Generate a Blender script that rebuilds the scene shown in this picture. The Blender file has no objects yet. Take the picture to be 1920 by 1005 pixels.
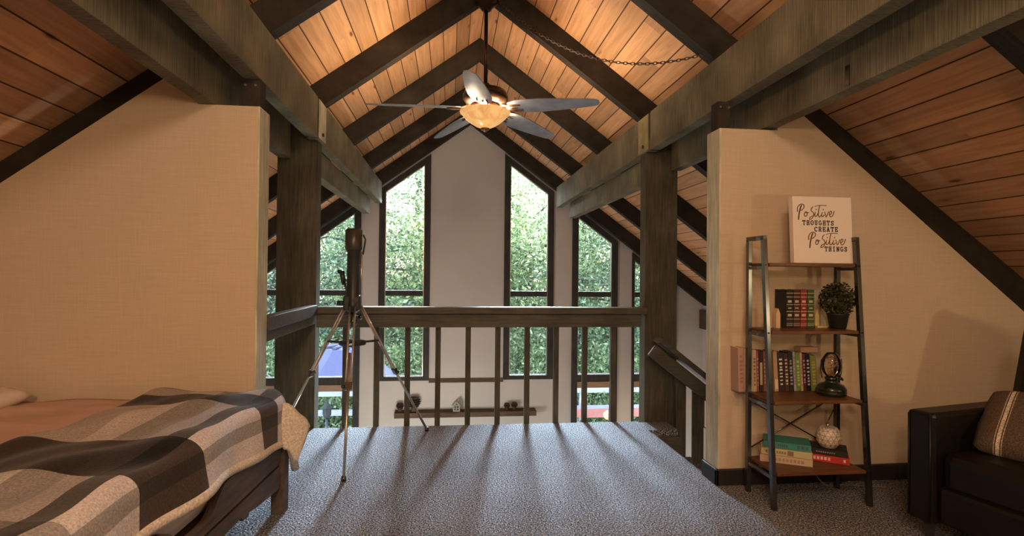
import bpy, bmesh, math, random
from mathutils import Vector, Matrix, Quaternion
random.seed(7)
SC = bpy.context.scene
C = SC.collection
PI = math.pi

# ------------------------------------------------------------------ camera
F_PX, YAW, PITCH, ROLL, EYE = 1021.84, .1131, .0114, -.0099, 1.15
cam = bpy.data.cameras.new('camera')
cam.sensor_width = 36
cam.lens = F_PX * 36 / 1920
cam.clip_start = .05
cam.clip_end = 400
camo = bpy.data.objects.new('camera', cam)
C.objects.link(camo)
fwd = Vector((math.sin(YAW) * math.cos(PITCH), math.cos(YAW) * math.cos(PITCH), math.sin(PITCH)))
rgt = Vector((math.cos(YAW), -math.sin(YAW), 0))
upv = rgt.cross(fwd)
q = Quaternion(fwd, ROLL)
rgt = q @ rgt
upv = q @ upv
M = Matrix.Identity(4)
for i in range(3):
    M[i][0] = rgt[i]; M[i][1] = upv[i]; M[i][2] = -fwd[i]
M[2][3] = EYE
camo.matrix_world = M
SC.camera = camo

# ------------------------------------------------------------------ sky, sun, lamps, exposure
SC.view_settings.view_transform = 'Standard'
SC.view_settings.look = 'None'
SC.view_settings.exposure = 0.0
SC.view_settings.gamma = 1.0
SC.view_settings.use_curve_mapping = False
w = bpy.data.worlds.new('sky')
SC.world = w
w.use_nodes = True
nt = w.node_tree
bg = nt.nodes['Background']
sky = nt.nodes.new('ShaderNodeTexSky')
sky.sky_type = 'NISHITA'
sky.sun_disc = False
sky.sun_elevation = math.radians(35)
sky.sun_rotation = math.radians(0)
sky.air_density = 1.0
sky.dust_density = 2.0
nt.links.new(sky.outputs[0], bg.inputs[0])
SKY_STRENGTH = 2.4
bg.inputs[1].default_value = SKY_STRENGTH


def lamp(name, kind, loc, energy, col, size=.1, direction=None, angle=None):
    l = bpy.data.lights.new(name, kind)
    l.energy = energy
    l.color = col
    if kind == 'SUN':
        l.angle = angle
    elif kind == 'AREA':
        l.size = size
    else:
        l.shadow_soft_size = size
    o = bpy.data.objects.new(name, l)
    C.objects.link(o)
    o.location = loc
    if direction is not None:
        o.rotation_euler = Vector(direction).to_track_quat('-Z', 'Y').to_euler()
    return o


EL = math.radians(25)
lamp('sun_lamp', 'SUN', (0, 20, 12), 62.0, (.68, .86, 1.0), direction=(-.075, -math.cos(EL), -math.sin(EL)), angle=math.radians(16))
lamp('left_fill_light', 'POINT', (-.45, -.9, 1.95), 112, (1, .68, .42), .14)  # added warm fill behind the viewer to brighten the left wall, no fixture
lamp('corner_lamp_light', 'POINT', (2.95, .22, 1.12), 26, (1, .78, .46), .05)
lamp('overhead_fill_light', 'POINT', (.30, -.6, 2.75), 105, (1, .80, .58), .25)  # added overhead fill behind the viewer, lifts beams and ceiling
lamp('lower_room_light', 'POINT', (2.72, 7.3, -1.25), 9, (1, .62, .34), .08)
lamp('lower_room_light', 'POINT', (-.6, 5.9, -1.1), 100, (1, .88, .76), .2)


# ------------------------------------------------------------------ node materials
def mat(name):
    m = bpy.data.materials.new(name)
    m.use_nodes = True
    return m, m.node_tree, m.node_tree.nodes['Principled BSDF']


def N(nt, typ, **kw):
    n = nt.nodes.new(typ)
    for k, v in kw.items():
        if k.startswith('i_'):
            n.inputs[k[2:].replace('_', ' ')].default_value = v
        else:
            setattr(n, k, v)
    return n


def ramp(nt, stops, interp='LINEAR'):
    r = nt.nodes.new('ShaderNodeValToRGB')
    r.color_ramp.interpolation = interp
    e = r.color_ramp.elements
    while len(e) > 1:
        e.remove(e[0])
    e[0].position = stops[0][0]
    e[0].color = (*stops[0][1], 1)
    for p, c in stops[1:]:
        x = e.new(p)
        x.color = (*c, 1)
    return r


def plain(name, col, rough=.6, metal=0.0, spec=.5, emis=None, estr=0.0, coat=0.0, var=0.0, vscale=8):
    m, t, b = mat(name)
    b.inputs['Base Color'].default_value = (*col, 1)
    b.inputs['Roughness'].default_value = rough
    b.inputs['Metallic'].default_value = metal
    b.inputs['Specular IOR Level'].default_value = spec
    b.inputs['Coat Weight'].default_value = coat
    if emis:
        b.inputs['Emission Color'].default_value = (*emis, 1)
        b.inputs['Emission Strength'].default_value = estr
    if var:
        tc = N(t, 'ShaderNodeTexCoord')
        n = N(t, 'ShaderNodeTexNoise', i_Scale=vscale, i_Detail=5.0)
        t.links.new(tc.outputs['Object'], n.inputs['Vector'])
        r = ramp(t, [(.3, tuple(c * (1 - var) for c in col)), (.7, tuple(min(1, c * (1 + var)) for c in col))])
        t.links.new(n.outputs['Fac'], r.inputs[0])
        t.links.new(r.outputs[0], b.inputs['Base Color'])
    return m


def sawn(name, dark, light, vec, rough=.8, bump=.25):
    """rough sawn stained timber; vec stretches the saw marks."""
    m, t, b = mat(name)
    tc = N(t, 'ShaderNodeTexCoord')
    mp = N(t, 'ShaderNodeMapping')
    mp.inputs['Scale'].default_value = vec
    t.links.new(tc.outputs['Object'], mp.inputs[0])
    n = N(t, 'ShaderNodeTexNoise', i_Scale=1.0, i_Detail=6.0, i_Roughness=.65)
    t.links.new(mp.outputs[0], n.inputs['Vector'])
    n2 = N(t, 'ShaderNodeTexNoise', i_Scale=3.0, i_Detail=3.0)
    t.links.new(tc.outputs['Object'], n2.inputs['Vector'])
    mx = N(t, 'ShaderNodeMath', operation='MULTIPLY_ADD')
    mx.inputs[1].default_value = .45
    t.links.new(n2.outputs['Fac'], mx.inputs[0])
    sc = N(t, 'ShaderNodeMath', operation='MULTIPLY')
    sc.inputs[1].default_value = .62
    t.links.new(n.outputs['Fac'], sc.inputs[0])
    t.links.new(sc.outputs[0], mx.inputs[2])
    r = ramp(t, [(.36, dark), (.56, tuple((a + c) / 2 for a, c in zip(dark, light))), (.72, light)])
    t.links.new(mx.outputs[0], r.inputs[0])
    t.links.new(r.outputs[0], b.inputs['Base Color'])
    b.inputs['Roughness'].default_value = rough
    b.inputs['Specular IOR Level'].default_value = .25
    bp = N(t, 'ShaderNodeBump', i_Strength=bump, i_Distance=.01)
    t.links.new(n.outputs['Fac'], bp.inputs['Height'])
    t.links.new(bp.outputs[0], b.inputs['Normal'])
    return m


def boards(name, axis='X', width=.124, tone=(.66, .375, .19)):
    """tongue and groove pine boards running along Y with knots."""
    m, t, b = mat(name)
    tc = N(t, 'ShaderNodeTexCoord')
    sx = N(t, 'ShaderNodeSeparateXYZ')
    t.links.new(tc.outputs['Object'], sx.inputs[0])
    dv = N(t, 'ShaderNodeMath', operation='DIVIDE')
    dv.inputs[1].default_value = width
    t.links.new(sx.outputs[axis], dv.inputs[0])
    fl = N(t, 'ShaderNodeMath', operation='FLOOR')
    t.links.new(dv.outputs[0], fl.inputs[0])
    fr = N(t, 'ShaderNodeMath', operation='FRACT')
    t.links.new(dv.outputs[0], fr.inputs[0])
    # butt joints along y, shifted per board
    wn = N(t, 'ShaderNodeTexWhiteNoise', noise_dimensions='1D')
    t.links.new(fl.outputs[0], wn.inputs['W'])
    sh = N(t, 'ShaderNodeMath', operation='MULTIPLY_ADD')
    sh.inputs[1].default_value = 2.4
    t.links.new(wn.outputs['Value'], sh.inputs[0])
    t.links.new(sx.outputs['Y'], sh.inputs[2])
    d2 = N(t, 'ShaderNodeMath', operation='DIVIDE')
    d2.inputs[1].default_value = 2.55
    t.links.new(sh.outputs[0], d2.inputs[0])
    f2 = N(t, 'ShaderNodeMath', operation='FLOOR')
    t.links.new(d2.outputs[0], f2.inputs[0])
    cb = N(t, 'ShaderNodeCombineXYZ')
    t.links.new(fl.outputs[0], cb.inputs[0])
    t.links.new(f2.outputs[0], cb.inputs[1])
    w2 = N(t, 'ShaderNodeTexWhiteNoise', noise_dimensions='2D')
    t.links.new(cb.outputs[0], w2.inputs['Vector'])
    tint = ramp(t, [(0, tuple(c * .78 for c in tone)), (.5, tone), (1, tuple(min(1, c * 1.22) for c in tone))])
    t.links.new(w2.outputs['Value'], tint.inputs[0])
    # grain
    mp = N(t, 'ShaderNodeMapping')
    mp.inputs['Scale'].default_value = (34, 2.2, 34)
    t.links.new(tc.outputs['Object'], mp.inputs[0])
    ad = N(t, 'ShaderNodeVectorMath', operation='ADD')
    t.links.new(mp.outputs[0], ad.inputs[0])
    t.links.new(w2.outputs['Color'], ad.inputs[1])
    n = N(t, 'ShaderNodeTexNoise', i_Scale=1.0, i_Detail=5.0, i_Distortion=.6)
    t.links.new(ad.outputs[0], n.inputs['Vector'])
    gr = ramp(t, [(.3, (.80, .74, .66)), (.65, (1.05, 1.03, 1.0))])
    t.links.new(n.outputs['Fac'], gr.inputs[0])
    m1 = N(t, 'ShaderNodeMix', data_type='RGBA', blend_type='MULTIPLY')
    m1.inputs['Factor'].default_value = 1
    t.links.new(tint.outputs[0], m1.inputs['A'])
    t.links.new(gr.outputs[0], m1.inputs['B'])
    # knots
    mk = N(t, 'ShaderNodeMapping')
    mk.inputs['Scale'].default_value = (1 / width, 1.9, 0)
    t.links.new(tc.outputs['Object'], mk.inputs[0])
    v = N(t, 'ShaderNodeTexVoronoi', i_Scale=1.15, i_Randomness=1.0)
    t.links.new(mk.outputs[0], v.inputs['Vector'])
    kr = ramp(t, [(.0, (.22, .12, .07)), (.055, (.36, .22, .14)), (.10, (.86, .8, .74)), (.16, (1, 1, 1))])
    t.links.new(v.outputs['Distance'], kr.inputs[0])
    m2 = N(t, 'ShaderNodeMix', data_type='RGBA', blend_type='MULTIPLY')
    m2.inputs['Factor'].default_value = 1
    t.links.new(m1.outputs['Result'], m2.inputs['A'])
    t.links.new(kr.outputs[0], m2.inputs['B'])
    # groove
    g = ramp(t, [(0, (.10, .07, .05)), (.045, (.12, .08, .06)), (.07, (1, 1, 1)), (1, (1, 1, 1))])
    t.links.new(fr.outputs[0], g.inputs[0])
    m3 = N(t, 'ShaderNodeMix', data_type='RGBA', blend_type='MULTIPLY')
    m3.inputs['Factor'].default_value = 1
    t.links.new(m2.outputs['Result'], m3.inputs['A'])
    t.links.new(g.outputs[0], m3.inputs['B'])
    t.links.new(m3.outputs['Result'], b.inputs['Base Color'])
    b.inputs['Roughness'].default_value = .62
    b.inputs['Specular IOR Level'].default_value = .3
    return m


def linen(name, col):
    m, t, b = mat(name)
    tc = N(t, 'ShaderNodeTexCoord')
    mp = N(t, 'ShaderNodeMapping')
    mp.inputs['Scale'].default_value = (8, 8, 260)
    t.links.new(tc.outputs['Object'], mp.inputs[0])
    n = N(t, 'ShaderNodeTexNoise', i_Scale=1.0, i_Detail=3.0)
    t.links.new(mp.outputs[0], n.inputs['Vector'])
    mp2 = N(t, 'ShaderNodeMapping')
    mp2.inputs['Scale'].default_value = (330, 330, 7)
    t.links.new(tc.outputs['Object'], mp2.inputs[0])
    n2 = N(t, 'ShaderNodeTexNoise', i_Scale=1.0, i_Detail=3.0)
    t.links.new(mp2.outputs[0], n2.inputs['Vector'])
    ad = N(t, 'ShaderNodeMath', operation='ADD')
    t.links.new(n.outputs['Fac'], ad.inputs[0])
    t.links.new(n2.outputs['Fac'], ad.inputs[1])
    r = ramp(t, [(.35, tuple(c * .93 for c in col)), (.65, tuple(c * 1.05 for c in col))])
    hv = N(t, 'ShaderNodeMath', operation='MULTIPLY')
    hv.inputs[1].default_value = .5
    t.links.new(ad.outputs[0], hv.inputs[0])
    t.links.new(hv.outputs[0], r.inputs[0])
    t.links.new(r.outputs[0], b.inputs['Base Color'])
    b.inputs['Roughness'].default_value = .9
    b.inputs['Specular IOR Level'].default_value = .15
    bp = N(t, 'ShaderNodeBump', i_Strength=.12, i_Distance=.004)
    t.links.new(ad.outputs[0], bp.inputs['Height'])
    t.links.new(bp.outputs[0], b.inputs['Normal'])
    return m


def carpet_mat():
    m, t, b = mat('looped_carpet')
    tc = N(t, 'ShaderNodeTexCoord')
    v = N(t, 'ShaderNodeTexVoronoi', i_Scale=95.0)
    t.links.new(tc.outputs['Object'], v.inputs['Vector'])
    n = N(t, 'ShaderNodeTexNoise', i_Scale=130.0, i_Detail=4.0, i_Roughness=.7)
    t.links.new(tc.outputs['Object'], n.inputs['Vector'])
    ln = N(t, 'ShaderNodeTexNoise', i_Scale=2.2, i_Detail=2.0)
    t.links.new(tc.outputs['Object'], ln.inputs['Vector'])
    r = ramp(t, [(.42, (.030, .032, .037)), (.5, (.17, .18, .20)), (.59, (.49, .51, .57))])
    t.links.new(n.outputs['Fac'], r.inputs[0])
    r2 = ramp(t, [(.3, (.86, .86, .86)), (.7, (1.08, 1.08, 1.08))])
    t.links.new(ln.outputs['Fac'], r2.inputs[0])
    mx = N(t, 'ShaderNodeMix', data_type='RGBA', blend_type='MULTIPLY')
    mx.inputs['Factor'].default_value = 1
    t.links.new(r.outputs[0], mx.inputs['A'])
    t.links.new(r2.outputs[0], mx.inputs['B'])
    t.links.new(mx.outputs['Result'], b.inputs['Base Color'])
    b.inputs['Roughness'].default_value = .95
    b.inputs['Specular IOR Level'].default_value = .1
    bp = N(t, 'ShaderNodeBump', i_Strength=.9, i_Distance=.012)
    t.links.new(v.outputs['Distance'], bp.inputs['Height'])
    t.links.new(bp.outputs[0], b.inputs['Normal'])
    return m


def leaf_mat(name, a, c, d):
    m, t, b = mat(name)
    g = N(t, 'ShaderNodeNewGeometry')
    r = ramp(t, [(0, a), (.5, c), (1, d)])
    t.links.new(g.outputs['Random Per Island'], r.inputs[0])
    t.links.new(r.outputs[0], b.inputs['Base Color'])
    b.inputs['Roughness'].default_value = .5
    tr = N(t, 'ShaderNodeBsdfTranslucent')
    t.links.new(r.outputs[0], tr.inputs[0])
    mx = N(t, 'ShaderNodeMixShader')
    mx.inputs[0].default_value = .5
    t.links.new(b.outputs[0], mx.inputs[1])
    t.links.new(tr.outputs[0], mx.inputs[2])
    t.links.new(mx.outputs[0], t.nodes['Material Output'].inputs[0])
    return m


def glass_mat(name, tint=(1, 1, 1), gloss=.06):
    m, t, b = mat(name)
    t.nodes.remove(b)
    tr = N(t, 'ShaderNodeBsdfTransparent')
    tr.inputs[0].default_value = (*tint, 1)
    gl = N(t, 'ShaderNodeBsdfGlossy')
    gl.inputs['Roughness'].default_value = .03
    fr = N(t, 'ShaderNodeFresnel')
    fr.inputs[0].default_value = 1.45
    sc = N(t, 'ShaderNodeMath', operation='MULTIPLY')
    sc.inputs[1].default_value = gloss / .04 * .5
    t.links.new(fr.outputs[0], sc.inputs[0])
    mx = N(t, 'ShaderNodeMixShader')
    t.links.new(sc.outputs[0], mx.inputs[0])
    t.links.new(tr.outputs[0], mx.inputs[1])
    t.links.new(gl.outputs[0], mx.inputs[2])
    t.links.new(mx.outputs[0], t.nodes['Material Output'].inputs[0])
    return m


def plaid_mat():
    """woven check blanket, bands read from the cloth's own UV (u across, v along) in metres."""
    m, t, b = mat('plaid_fleece')
    uv = N(t, 'ShaderNodeUVMap')
    sx = N(t, 'ShaderNodeSeparateXYZ')
    t.links.new(uv.outputs[0], sx.inputs[0])
    ru = ramp(t, [(0, (.06, .05, .045)), (.02, (.34, .29, .26)), (.24, (.45, .41, .39)), (.36, (.24, .225, .215)), (.485, (.32, .295, .28)),  # dark first stop paints the thin shadow along the inner edge
                  (.565, (.06, .055, .05)), (.635, (.60, .58, .60)), (.70, (.34, .33, .32)), (.76, (.66, .63, .64))], 'CONSTANT')  # dark stop opening this line is crease shade painted along the crest
    t.links.new(sx.outputs['X'], ru.inputs[0])
    dv = N(t, 'ShaderNodeMath', operation='DIVIDE')
    dv.inputs[1].default_value = 2.0
    t.links.new(sx.outputs['Y'], dv.inputs[0])
    rv = ramp(t, [(0, (.55, .52, .5)), (.04, (.95, .93, .92)), (.085, (.10, .085, .075)), (.165, (1, .98, .96)), (.42, (.085, .066, .055)),
                  (.575, (1, .98, .97)), (.72, (.5, .48, .47)), (.80, (.11, .1, .095)), (.9, (.9, .9, .9))], 'CONSTANT')
    t.links.new(dv.outputs[0], rv.inputs[0])
    mx = N(t, 'ShaderNodeMix', data_type='RGBA', blend_type='MULTIPLY')
    mx.inputs['Factor'].default_value = 1
    t.links.new(ru.outputs[0], mx.inputs['A'])
    t.links.new(rv.outputs[0], mx.inputs['B'])
    tc = N(t, 'ShaderNodeTexCoord')
    n = N(t, 'ShaderNodeTexNoise', i_Scale=160.0, i_Detail=3.0)
    t.links.new(tc.outputs['Object'], n.inputs['Vector'])
    nr = ramp(t, [(.3, (.7, .7, .7)), (.7, (1.25, 1.25, 1.25))])
    t.links.new(n.outputs['Fac'], nr.inputs[0])
    m2 = N(t, 'ShaderNodeMix', data_type='RGBA', blend_type='MULTIPLY')
    m2.inputs['Factor'].default_value = 1
    t.links.new(mx.outputs['Result'], m2.inputs['A'])
    t.links.new(nr.outputs[0], m2.inputs['B'])
    t.links.new(m2.outputs['Result'], b.inputs['Base Color'])
    b.inputs['Roughness'].default_value = .95
    b.inputs['Sheen Weight'].default_value = .12
    b.inputs['Specular IOR Level'].default_value = .1
    bp = N(t, 'ShaderNodeBump', i_Strength=.3, i_Distance=.004)
    t.links.new(n.outputs['Fac'], bp.inputs['Height'])
    t.links.new(bp.outputs[0], b.inputs['Normal'])
    return m


def stripe_mat():
    m, t, b = mat('striped_weave')
    tc = N(t, 'ShaderNodeTexCoord')
    sx = N(t, 'ShaderNodeSeparateXYZ')
    t.links.new(tc.outputs['Object'], sx.inputs[0])
    md = N(t, 'ShaderNodeMath', operation='PINGPONG')
    md.inputs[1].default_value = .062
    t.links.new(sx.outputs['Y'], md.inputs[0])
    dv = N(t, 'ShaderNodeMath', operation='DIVIDE')
    dv.inputs[1].default_value = .062
    t.links.new(md.outputs[0], dv.inputs[0])
    r = ramp(t, [(0, (.55, .47, .37)), (.10, (.07, .045, .03)), (.17, (.40, .33, .25)), (.23, (.085, .055, .035))], 'CONSTANT')
    t.links.new(dv.outputs[0], r.inputs[0])
    n = N(t, 'ShaderNodeTexNoise', i_Scale=220.0, i_Detail=2.0)
    t.links.new(tc.outputs['Object'], n.inputs['Vector'])
    nr = ramp(t, [(.35, (.5, .5, .5)), (.65, (1.4, 1.4, 1.4))])
    t.links.new(n.outputs['Fac'], nr.inputs[0])
    m2 = N(t, 'ShaderNodeMix', data_type='RGBA', blend_type='MULTIPLY')
    m2.inputs['Factor'].default_value = 1
    t.links.new(r.outputs[0], m2.inputs['A'])
    t.links.new(nr.outputs[0], m2.inputs['B'])
    t.links.new(m2.outputs['Result'], b.inputs['Base Color'])
    b.inputs['Roughness'].default_value = .95
    return m


def alabaster():
    m, t, b = mat('amber_glass')
    tc = N(t, 'ShaderNodeTexCoord')
    n = N(t, 'ShaderNodeTexNoise', i_Scale=14.0, i_Detail=5.0, i_Distortion=1.0)
    t.links.new(tc.outputs['Object'], n.inputs['Vector'])
    r = ramp(t, [(.3, (.80, .38, .10)), (.7, (1, .62, .25))])
    t.links.new(n.outputs['Fac'], r.inputs[0])
    t.links.new(r.outputs[0], b.inputs['Base Color'])
    t.links.new(r.outputs[0], b.inputs['Emission Color'])
    b.inputs['Emission Strength'].default_value = .62
    b.inputs['Roughness'].default_value = .25
    return m


m_beam = sawn('sawn_beam', (.055, .047, .028), (.29, .262, .17), (22, 170, 5))
m_post = sawn('sawn_post', (.045, .040, .026), (.135, .122, .082), (60, 60, 5))
m_rail = sawn('sawn_rail', (.045, .041, .028), (.135, .124, .086), (5, 60, 60), rough=.5)
m_rafter = sawn('stained_rafter', (.017, .014, .010), (.052, .042, .032), (6, 60, 6))
m_trimwood = sawn('weathered_board', (.30, .29, .19), (.80, .79, .60), (50, 50, 4))
m_winwood = sawn('window_timber', (.028, .030, .032), (.075, .07, .062), (30, 30, 5))
m_ledge = sawn('ledge_wood', (.05, .033, .022), (.16, .11, .075), (4, 40, 40))
m_tan = sawn('tan_board', (.30, .20, .13), (.48, .35, .25), (4, 40, 40))
m_bedwood = sawn('bed_wood', (.045, .034, .026), (.165, .125, .098), (40, 4, 40), rough=.55)
m_ceil = boards('pine_boards')
m_linenL = linen('linen_wallpaper', (.58, .47, .34))
m_plaster = plain('far_plaster', (.58, .57, .56), .9, var=.03, vscale=2)
m_carpet = carpet_mat()
m_black = plain('black_metal', (.018, .018, .018), .22, spec=1.0, coat=.4)
m_base = plain('black_baseboard', (.018, .017, .016), .5)
m_shelf = sawn('rustic_board', (.07, .030, .014), (.22, .095, .042), (5, 60, 60), rough=.4, bump=.1)
m_shelfedge = m_shelf
m_leather = plain('black_leather', (.006, .005, .0045), .42, spec=.35, var=.25, vscale=30)
m_canvas = plain('canvas_board', (.78, .69, .60), .85)
m_ink = plain('brown_ink', (.030, .018, .012), .8)
m_script = plain('gold_brown_ink', (.22, .13, .05), .6)
m_glass = glass_mat('window_glass')
m_clear = glass_mat('clear_glass', (.93, .90, .84), .14)
m_bronze = plain('dark_bronze', (.035, .022, .017), .32, metal=.7)
m_copper = plain('rubbed_bronze', (.30, .16, .09), .3, metal=.85)
m_blade = plain('weathered_blade', (.25, .275, .31), .5, spec=.4, var=.22, vscale=9)
m_bowl = alabaster()
m_chain = plain('chain_metal', (.12, .10, .085), .35, metal=.9)
m_scope = plain('scope_green_black', (.020, .024, .020), .4)
m_scopecap = plain('scope_cap', (.06, .05, .04), .35, metal=.3)
m_silver = plain('silver_tube', (.55, .48, .40), .28, metal=.9)
m_sheet = plain('sheet_cotton', (.56, .37, .29), .9, var=.06, vscale=3)
m_mattress = plain('mattress_ticking', (.62, .57, .60), .9)
m_pillow = plain('pillow_cotton', (.72, .62, .56), .9)
m_plaid = plaid_mat()
m_sherpa = plain('cream_sherpa', (.62, .57, .49), .98, var=.3, vscale=120)
m_stripe = stripe_mat()
m_pot = plain('black_pot', (.012, .012, .011), .5)
m_soil = plain('dark_soil', (.03, .02, .015), .95)
m_green1 = leaf_mat('boxwood_leaf', (.028, .032, .014), (.055, .058, .026), (.12, .11, .05))
m_leafA = leaf_mat('fir_leaf', (.06, .09, .035), (.23, .29, .14), (.52, .57, .36))
m_leafB = leaf_mat('oak_leaf', (.07, .12, .035), (.28, .37, .14), (.58, .65, .34))
m_leafC = leaf_mat('cedar_leaf', (.04, .07, .035), (.19, .26, .14), (.46, .52, .34))
m_bark = sawn('bark', (.035, .028, .022), (.13, .10, .08), (25, 25, 3))
m_ground = plain('forest_ground', (.12, .16, .06), .95, var=.5, vscale=1.5)
m_deck = plain('grey_deck_paint', (.42, .42, .44), .7, var=.12)
m_deckred = plain('red_deck_bench', (.42, .16, .12), .7, var=.1)
m_umb = plain('blue_grey_canvas', (.085, .095, .19), .8, var=.06)
m_white = plain('white_ceramic', (.72, .67, .60), .45)
m_gold = plain('gold_line', (.50, .34, .14), .35, metal=.8)
m_cream = plain('cream_wood', (.62, .47, .28), .8)
m_pinkwood = plain('pink_wood', (.50, .31, .22), .8)
m_cone = plain('pine_cone', (.10, .06, .04), .8, var=.4, vscale=40)
m_tin = plain('green_grey_tin', (.30, .30, .23), .6)
m_lantern = plain('dark_green_enamel', (.010, .018, .010), .22, coat=.5)
m_cable = plain('grey_cable', (.22, .20, .18), .5)
m_pages = plain('book_pages', (.66, .56, .42), .9)
m_lowfloor = sawn('lower_floor_boards', (.12, .07, .04), (.24, .15, .09), (3, 30, 3), rough=.5)

# ------------------------------------------------------------------ mesh helpers


def nb():
    return bmesh.new()


def box(bm, lo, hi, bev=0.0, mi=0):
    r = bmesh.ops.create_cube(bm, size=1)
    vs = r['verts']
    for v in vs:
        v.co = Vector(((v.co.x + .5) * (hi[0] - lo[0]) + lo[0], (v.co.y + .5) * (hi[1] - lo[1]) + lo[1], (v.co.z + .5) * (hi[2] - lo[2]) + lo[2]))
    fs = set(f for v in vs for f in v.link_faces)
    for f in fs:
        f.material_index = mi
    if bev:
        es = list(set(e for v in vs for e in v.link_edges))
        r = bmesh.ops.bevel(bm, geom=es, offset=bev, segments=2, profile=.5, affect='EDGES')
        for f in r['faces']:
            f.material_index = mi
    return bm


def frame_of(a, b, up=(0, 0, 1)):
    d = (Vector(b) - Vector(a))
    L = d.length
    d.normalize()
    u = Vector(up)
    if abs(d.dot(u)) > .98:
        u = Vector((0, 1, 0))
    s = d.cross(u).normalized()
    t = s.cross(d).normalized()
    return d, s, t, L


def bar(bm, a, b, wd, ht, up=(0, 0, 1), bev=0.0, mi=0):
    """box from a to b, wd sideways, ht along up."""
    d, s, t, L = frame_of(a, b, up)
    tmp = nb()
    box(tmp, (0, -wd / 2, -ht / 2), (L, wd / 2, ht / 2), bev, mi)
    Mx = Matrix((d, s, t)).transposed().to_4x4()
    Mx.translation = Vector(a)
    merge(bm, tmp, Mx)
    return bm


def merge(bm, other, Mx=None):
    me = bpy.data.meshes.new('tmp')
    other.to_mesh(me)
    other.free()
    if Mx is not None:
        me.transform(Mx)
    bm.from_mesh(me)
    bpy.data.meshes.remove(me)


def tube(bm, pts, r, seg=10, mi=0, cap=True):
    pts = [Vector(p) for p in pts]
    n = len(pts)
    rs = r if isinstance(r, (list, tuple)) else [r] * n
    rings = []
    ref = None
    for i, p in enumerate(pts):
        d = (pts[min(i + 1, n - 1)] - pts[max(i - 1, 0)]).normalized()
        if ref is None:
            ref = Vector((0, 0, 1)) if abs(d.z) < .9 else Vector((1, 0, 0))
        s = d.cross(ref).normalized()
        t = s.cross(d).normalized()
        ref = t
        rings.append([bm.verts.new(p + (s * math.cos(a) + t * math.sin(a)) * rs[i]) for a in [2 * PI * k / seg for k in range(seg)]])
    for i in range(n - 1):
        for k in range(seg):
            f = bm.faces.new((rings[i][k], rings[i + 1][k], rings[i + 1][(k + 1) % seg], rings[i][(k + 1) % seg]))
            f.material_index = mi
            f.smooth = True
    if cap:
        for rg, rev in ((rings[0], 0), (rings[-1], 1)):
            f = bm.faces.new(rg[::-1] if rev else rg)
            f.material_index = mi
    return bm


def lathe(bm, prof, seg=32, c=(0, 0, 0), mi=0, smooth=True):
    rings = []
    for r, z in prof:
        if r < 1e-5:
            rings.append([bm.verts.new((c[0], c[1], c[2] + z))])
        else:
            rings.append([bm.verts.new((c[0] + r * math.cos(2 * PI * k / seg), c[1] + r * math.sin(2 * PI * k / seg), c[2] + z)) for k in range(seg)])
    for a, b2 in zip(rings[:-1], rings[1:]):
        for k in range(seg):
            k2 = (k + 1) % seg
            va = [a[k], a[k2]] if len(a) > 1 else [a[0]]
            vb = [b2[k2], b2[k]] if len(b2) > 1 else [b2[0]]
            if len(va) + len(vb) < 3:
                continue
            f = bm.faces.new(va + vb)
            f.smooth = smooth
            f.material_index = mi
    return bm


def prism(bm, poly, axis, lo, hi, mi=0):
    """poly: list of 2-tuples; axis 'Y': (x,z); 'X': (y,z); 'Z': (x,y)"""
    def P(p, h):
        return {'Y': (p[0], h, p[1]), 'X': (h, p[0], p[1]), 'Z': (p[0], p[1], h)}[axis]
    A = [bm.verts.new(P(p, lo)) for p in poly]
    B = [bm.verts.new(P(p, hi)) for p in poly]
    fs = [bm.faces.new(A), bm.faces.new(B[::-1])]
    n = len(poly)
    for i in range(n):
        fs.append(bm.faces.new((A[i], B[i], B[(i + 1) % n], A[(i + 1) % n])))
    for f in fs:
        f.material_index = mi
    return bm


def finish(bm):
    bmesh.ops.recalc_face_normals(bm, faces=bm.faces[:])


def obj(name, bm, m, parent=None, loc=None, smooth=False, recalc=True):
    if recalc:
        finish(bm)
    me = bpy.data.meshes.new(name)
    bm.to_mesh(me)
    bm.free()
    for x in (m if isinstance(m, (list, tuple)) else [m]):
        me.materials.append(x)
    if smooth:
        for p in me.polygons:
            p.use_smooth = True
    o = bpy.data.objects.new(name, me)
    C.objects.link(o)
    if parent is not None:
        o.parent = parent
    if loc is not None:
        o.location = loc
    return o


def based(name, bm, m, **kw):
    """a top-level mesh whose coordinates were given in the world: the origin moves to its base."""
    vs = [v.co for v in bm.verts]
    c = Vector(((min(v.x for v in vs) + max(v.x for v in vs)) / 2, (min(v.y for v in vs) + max(v.y for v in vs)) / 2, min(v.z for v in vs)))
    for v in bm.verts:
        v.co -= c
    return obj(name, bm, m, loc=c, **kw)


def tag(o, label, cat, group=None):
    o['label'] = label
    o['category'] = cat
    if group:
        o['group'] = group
    return o


def struct(o, label=None, cat=None):
    o['kind'] = 'structure'
    if label:
        o['label'] = label
    if cat:
        o['category'] = cat
    return o


def thing(name, label, cat, loc=(0, 0, 0), rz=0.0, group=None):
    o = bpy.data.objects.new(name, None)
    C.objects.link(o)
    o.empty_display_size = .1
    o.location = loc
    o.rotation_euler = (0, 0, rz)
    return tag(o, label, cat, group)


def subsurf(o, lv=1):
    s = o.modifiers.new('s', 'SUBSURF')
    s.levels = lv
    s.render_levels = lv
    return o


# ------------------------------------------------------------------ house constants
XR0, ZR, SL = .283, 3.373, .7325        # ridge x, rafter underside at the ridge, roof slope
RH = .222                               # vertical depth of a rafter
XW, XE = -3.36, 3.95                    # side walls
YB, YW = -2.6, 8.166                    # back wall, window wall


def under(x):
    return ZR - SL * abs(x - XR0)


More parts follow.
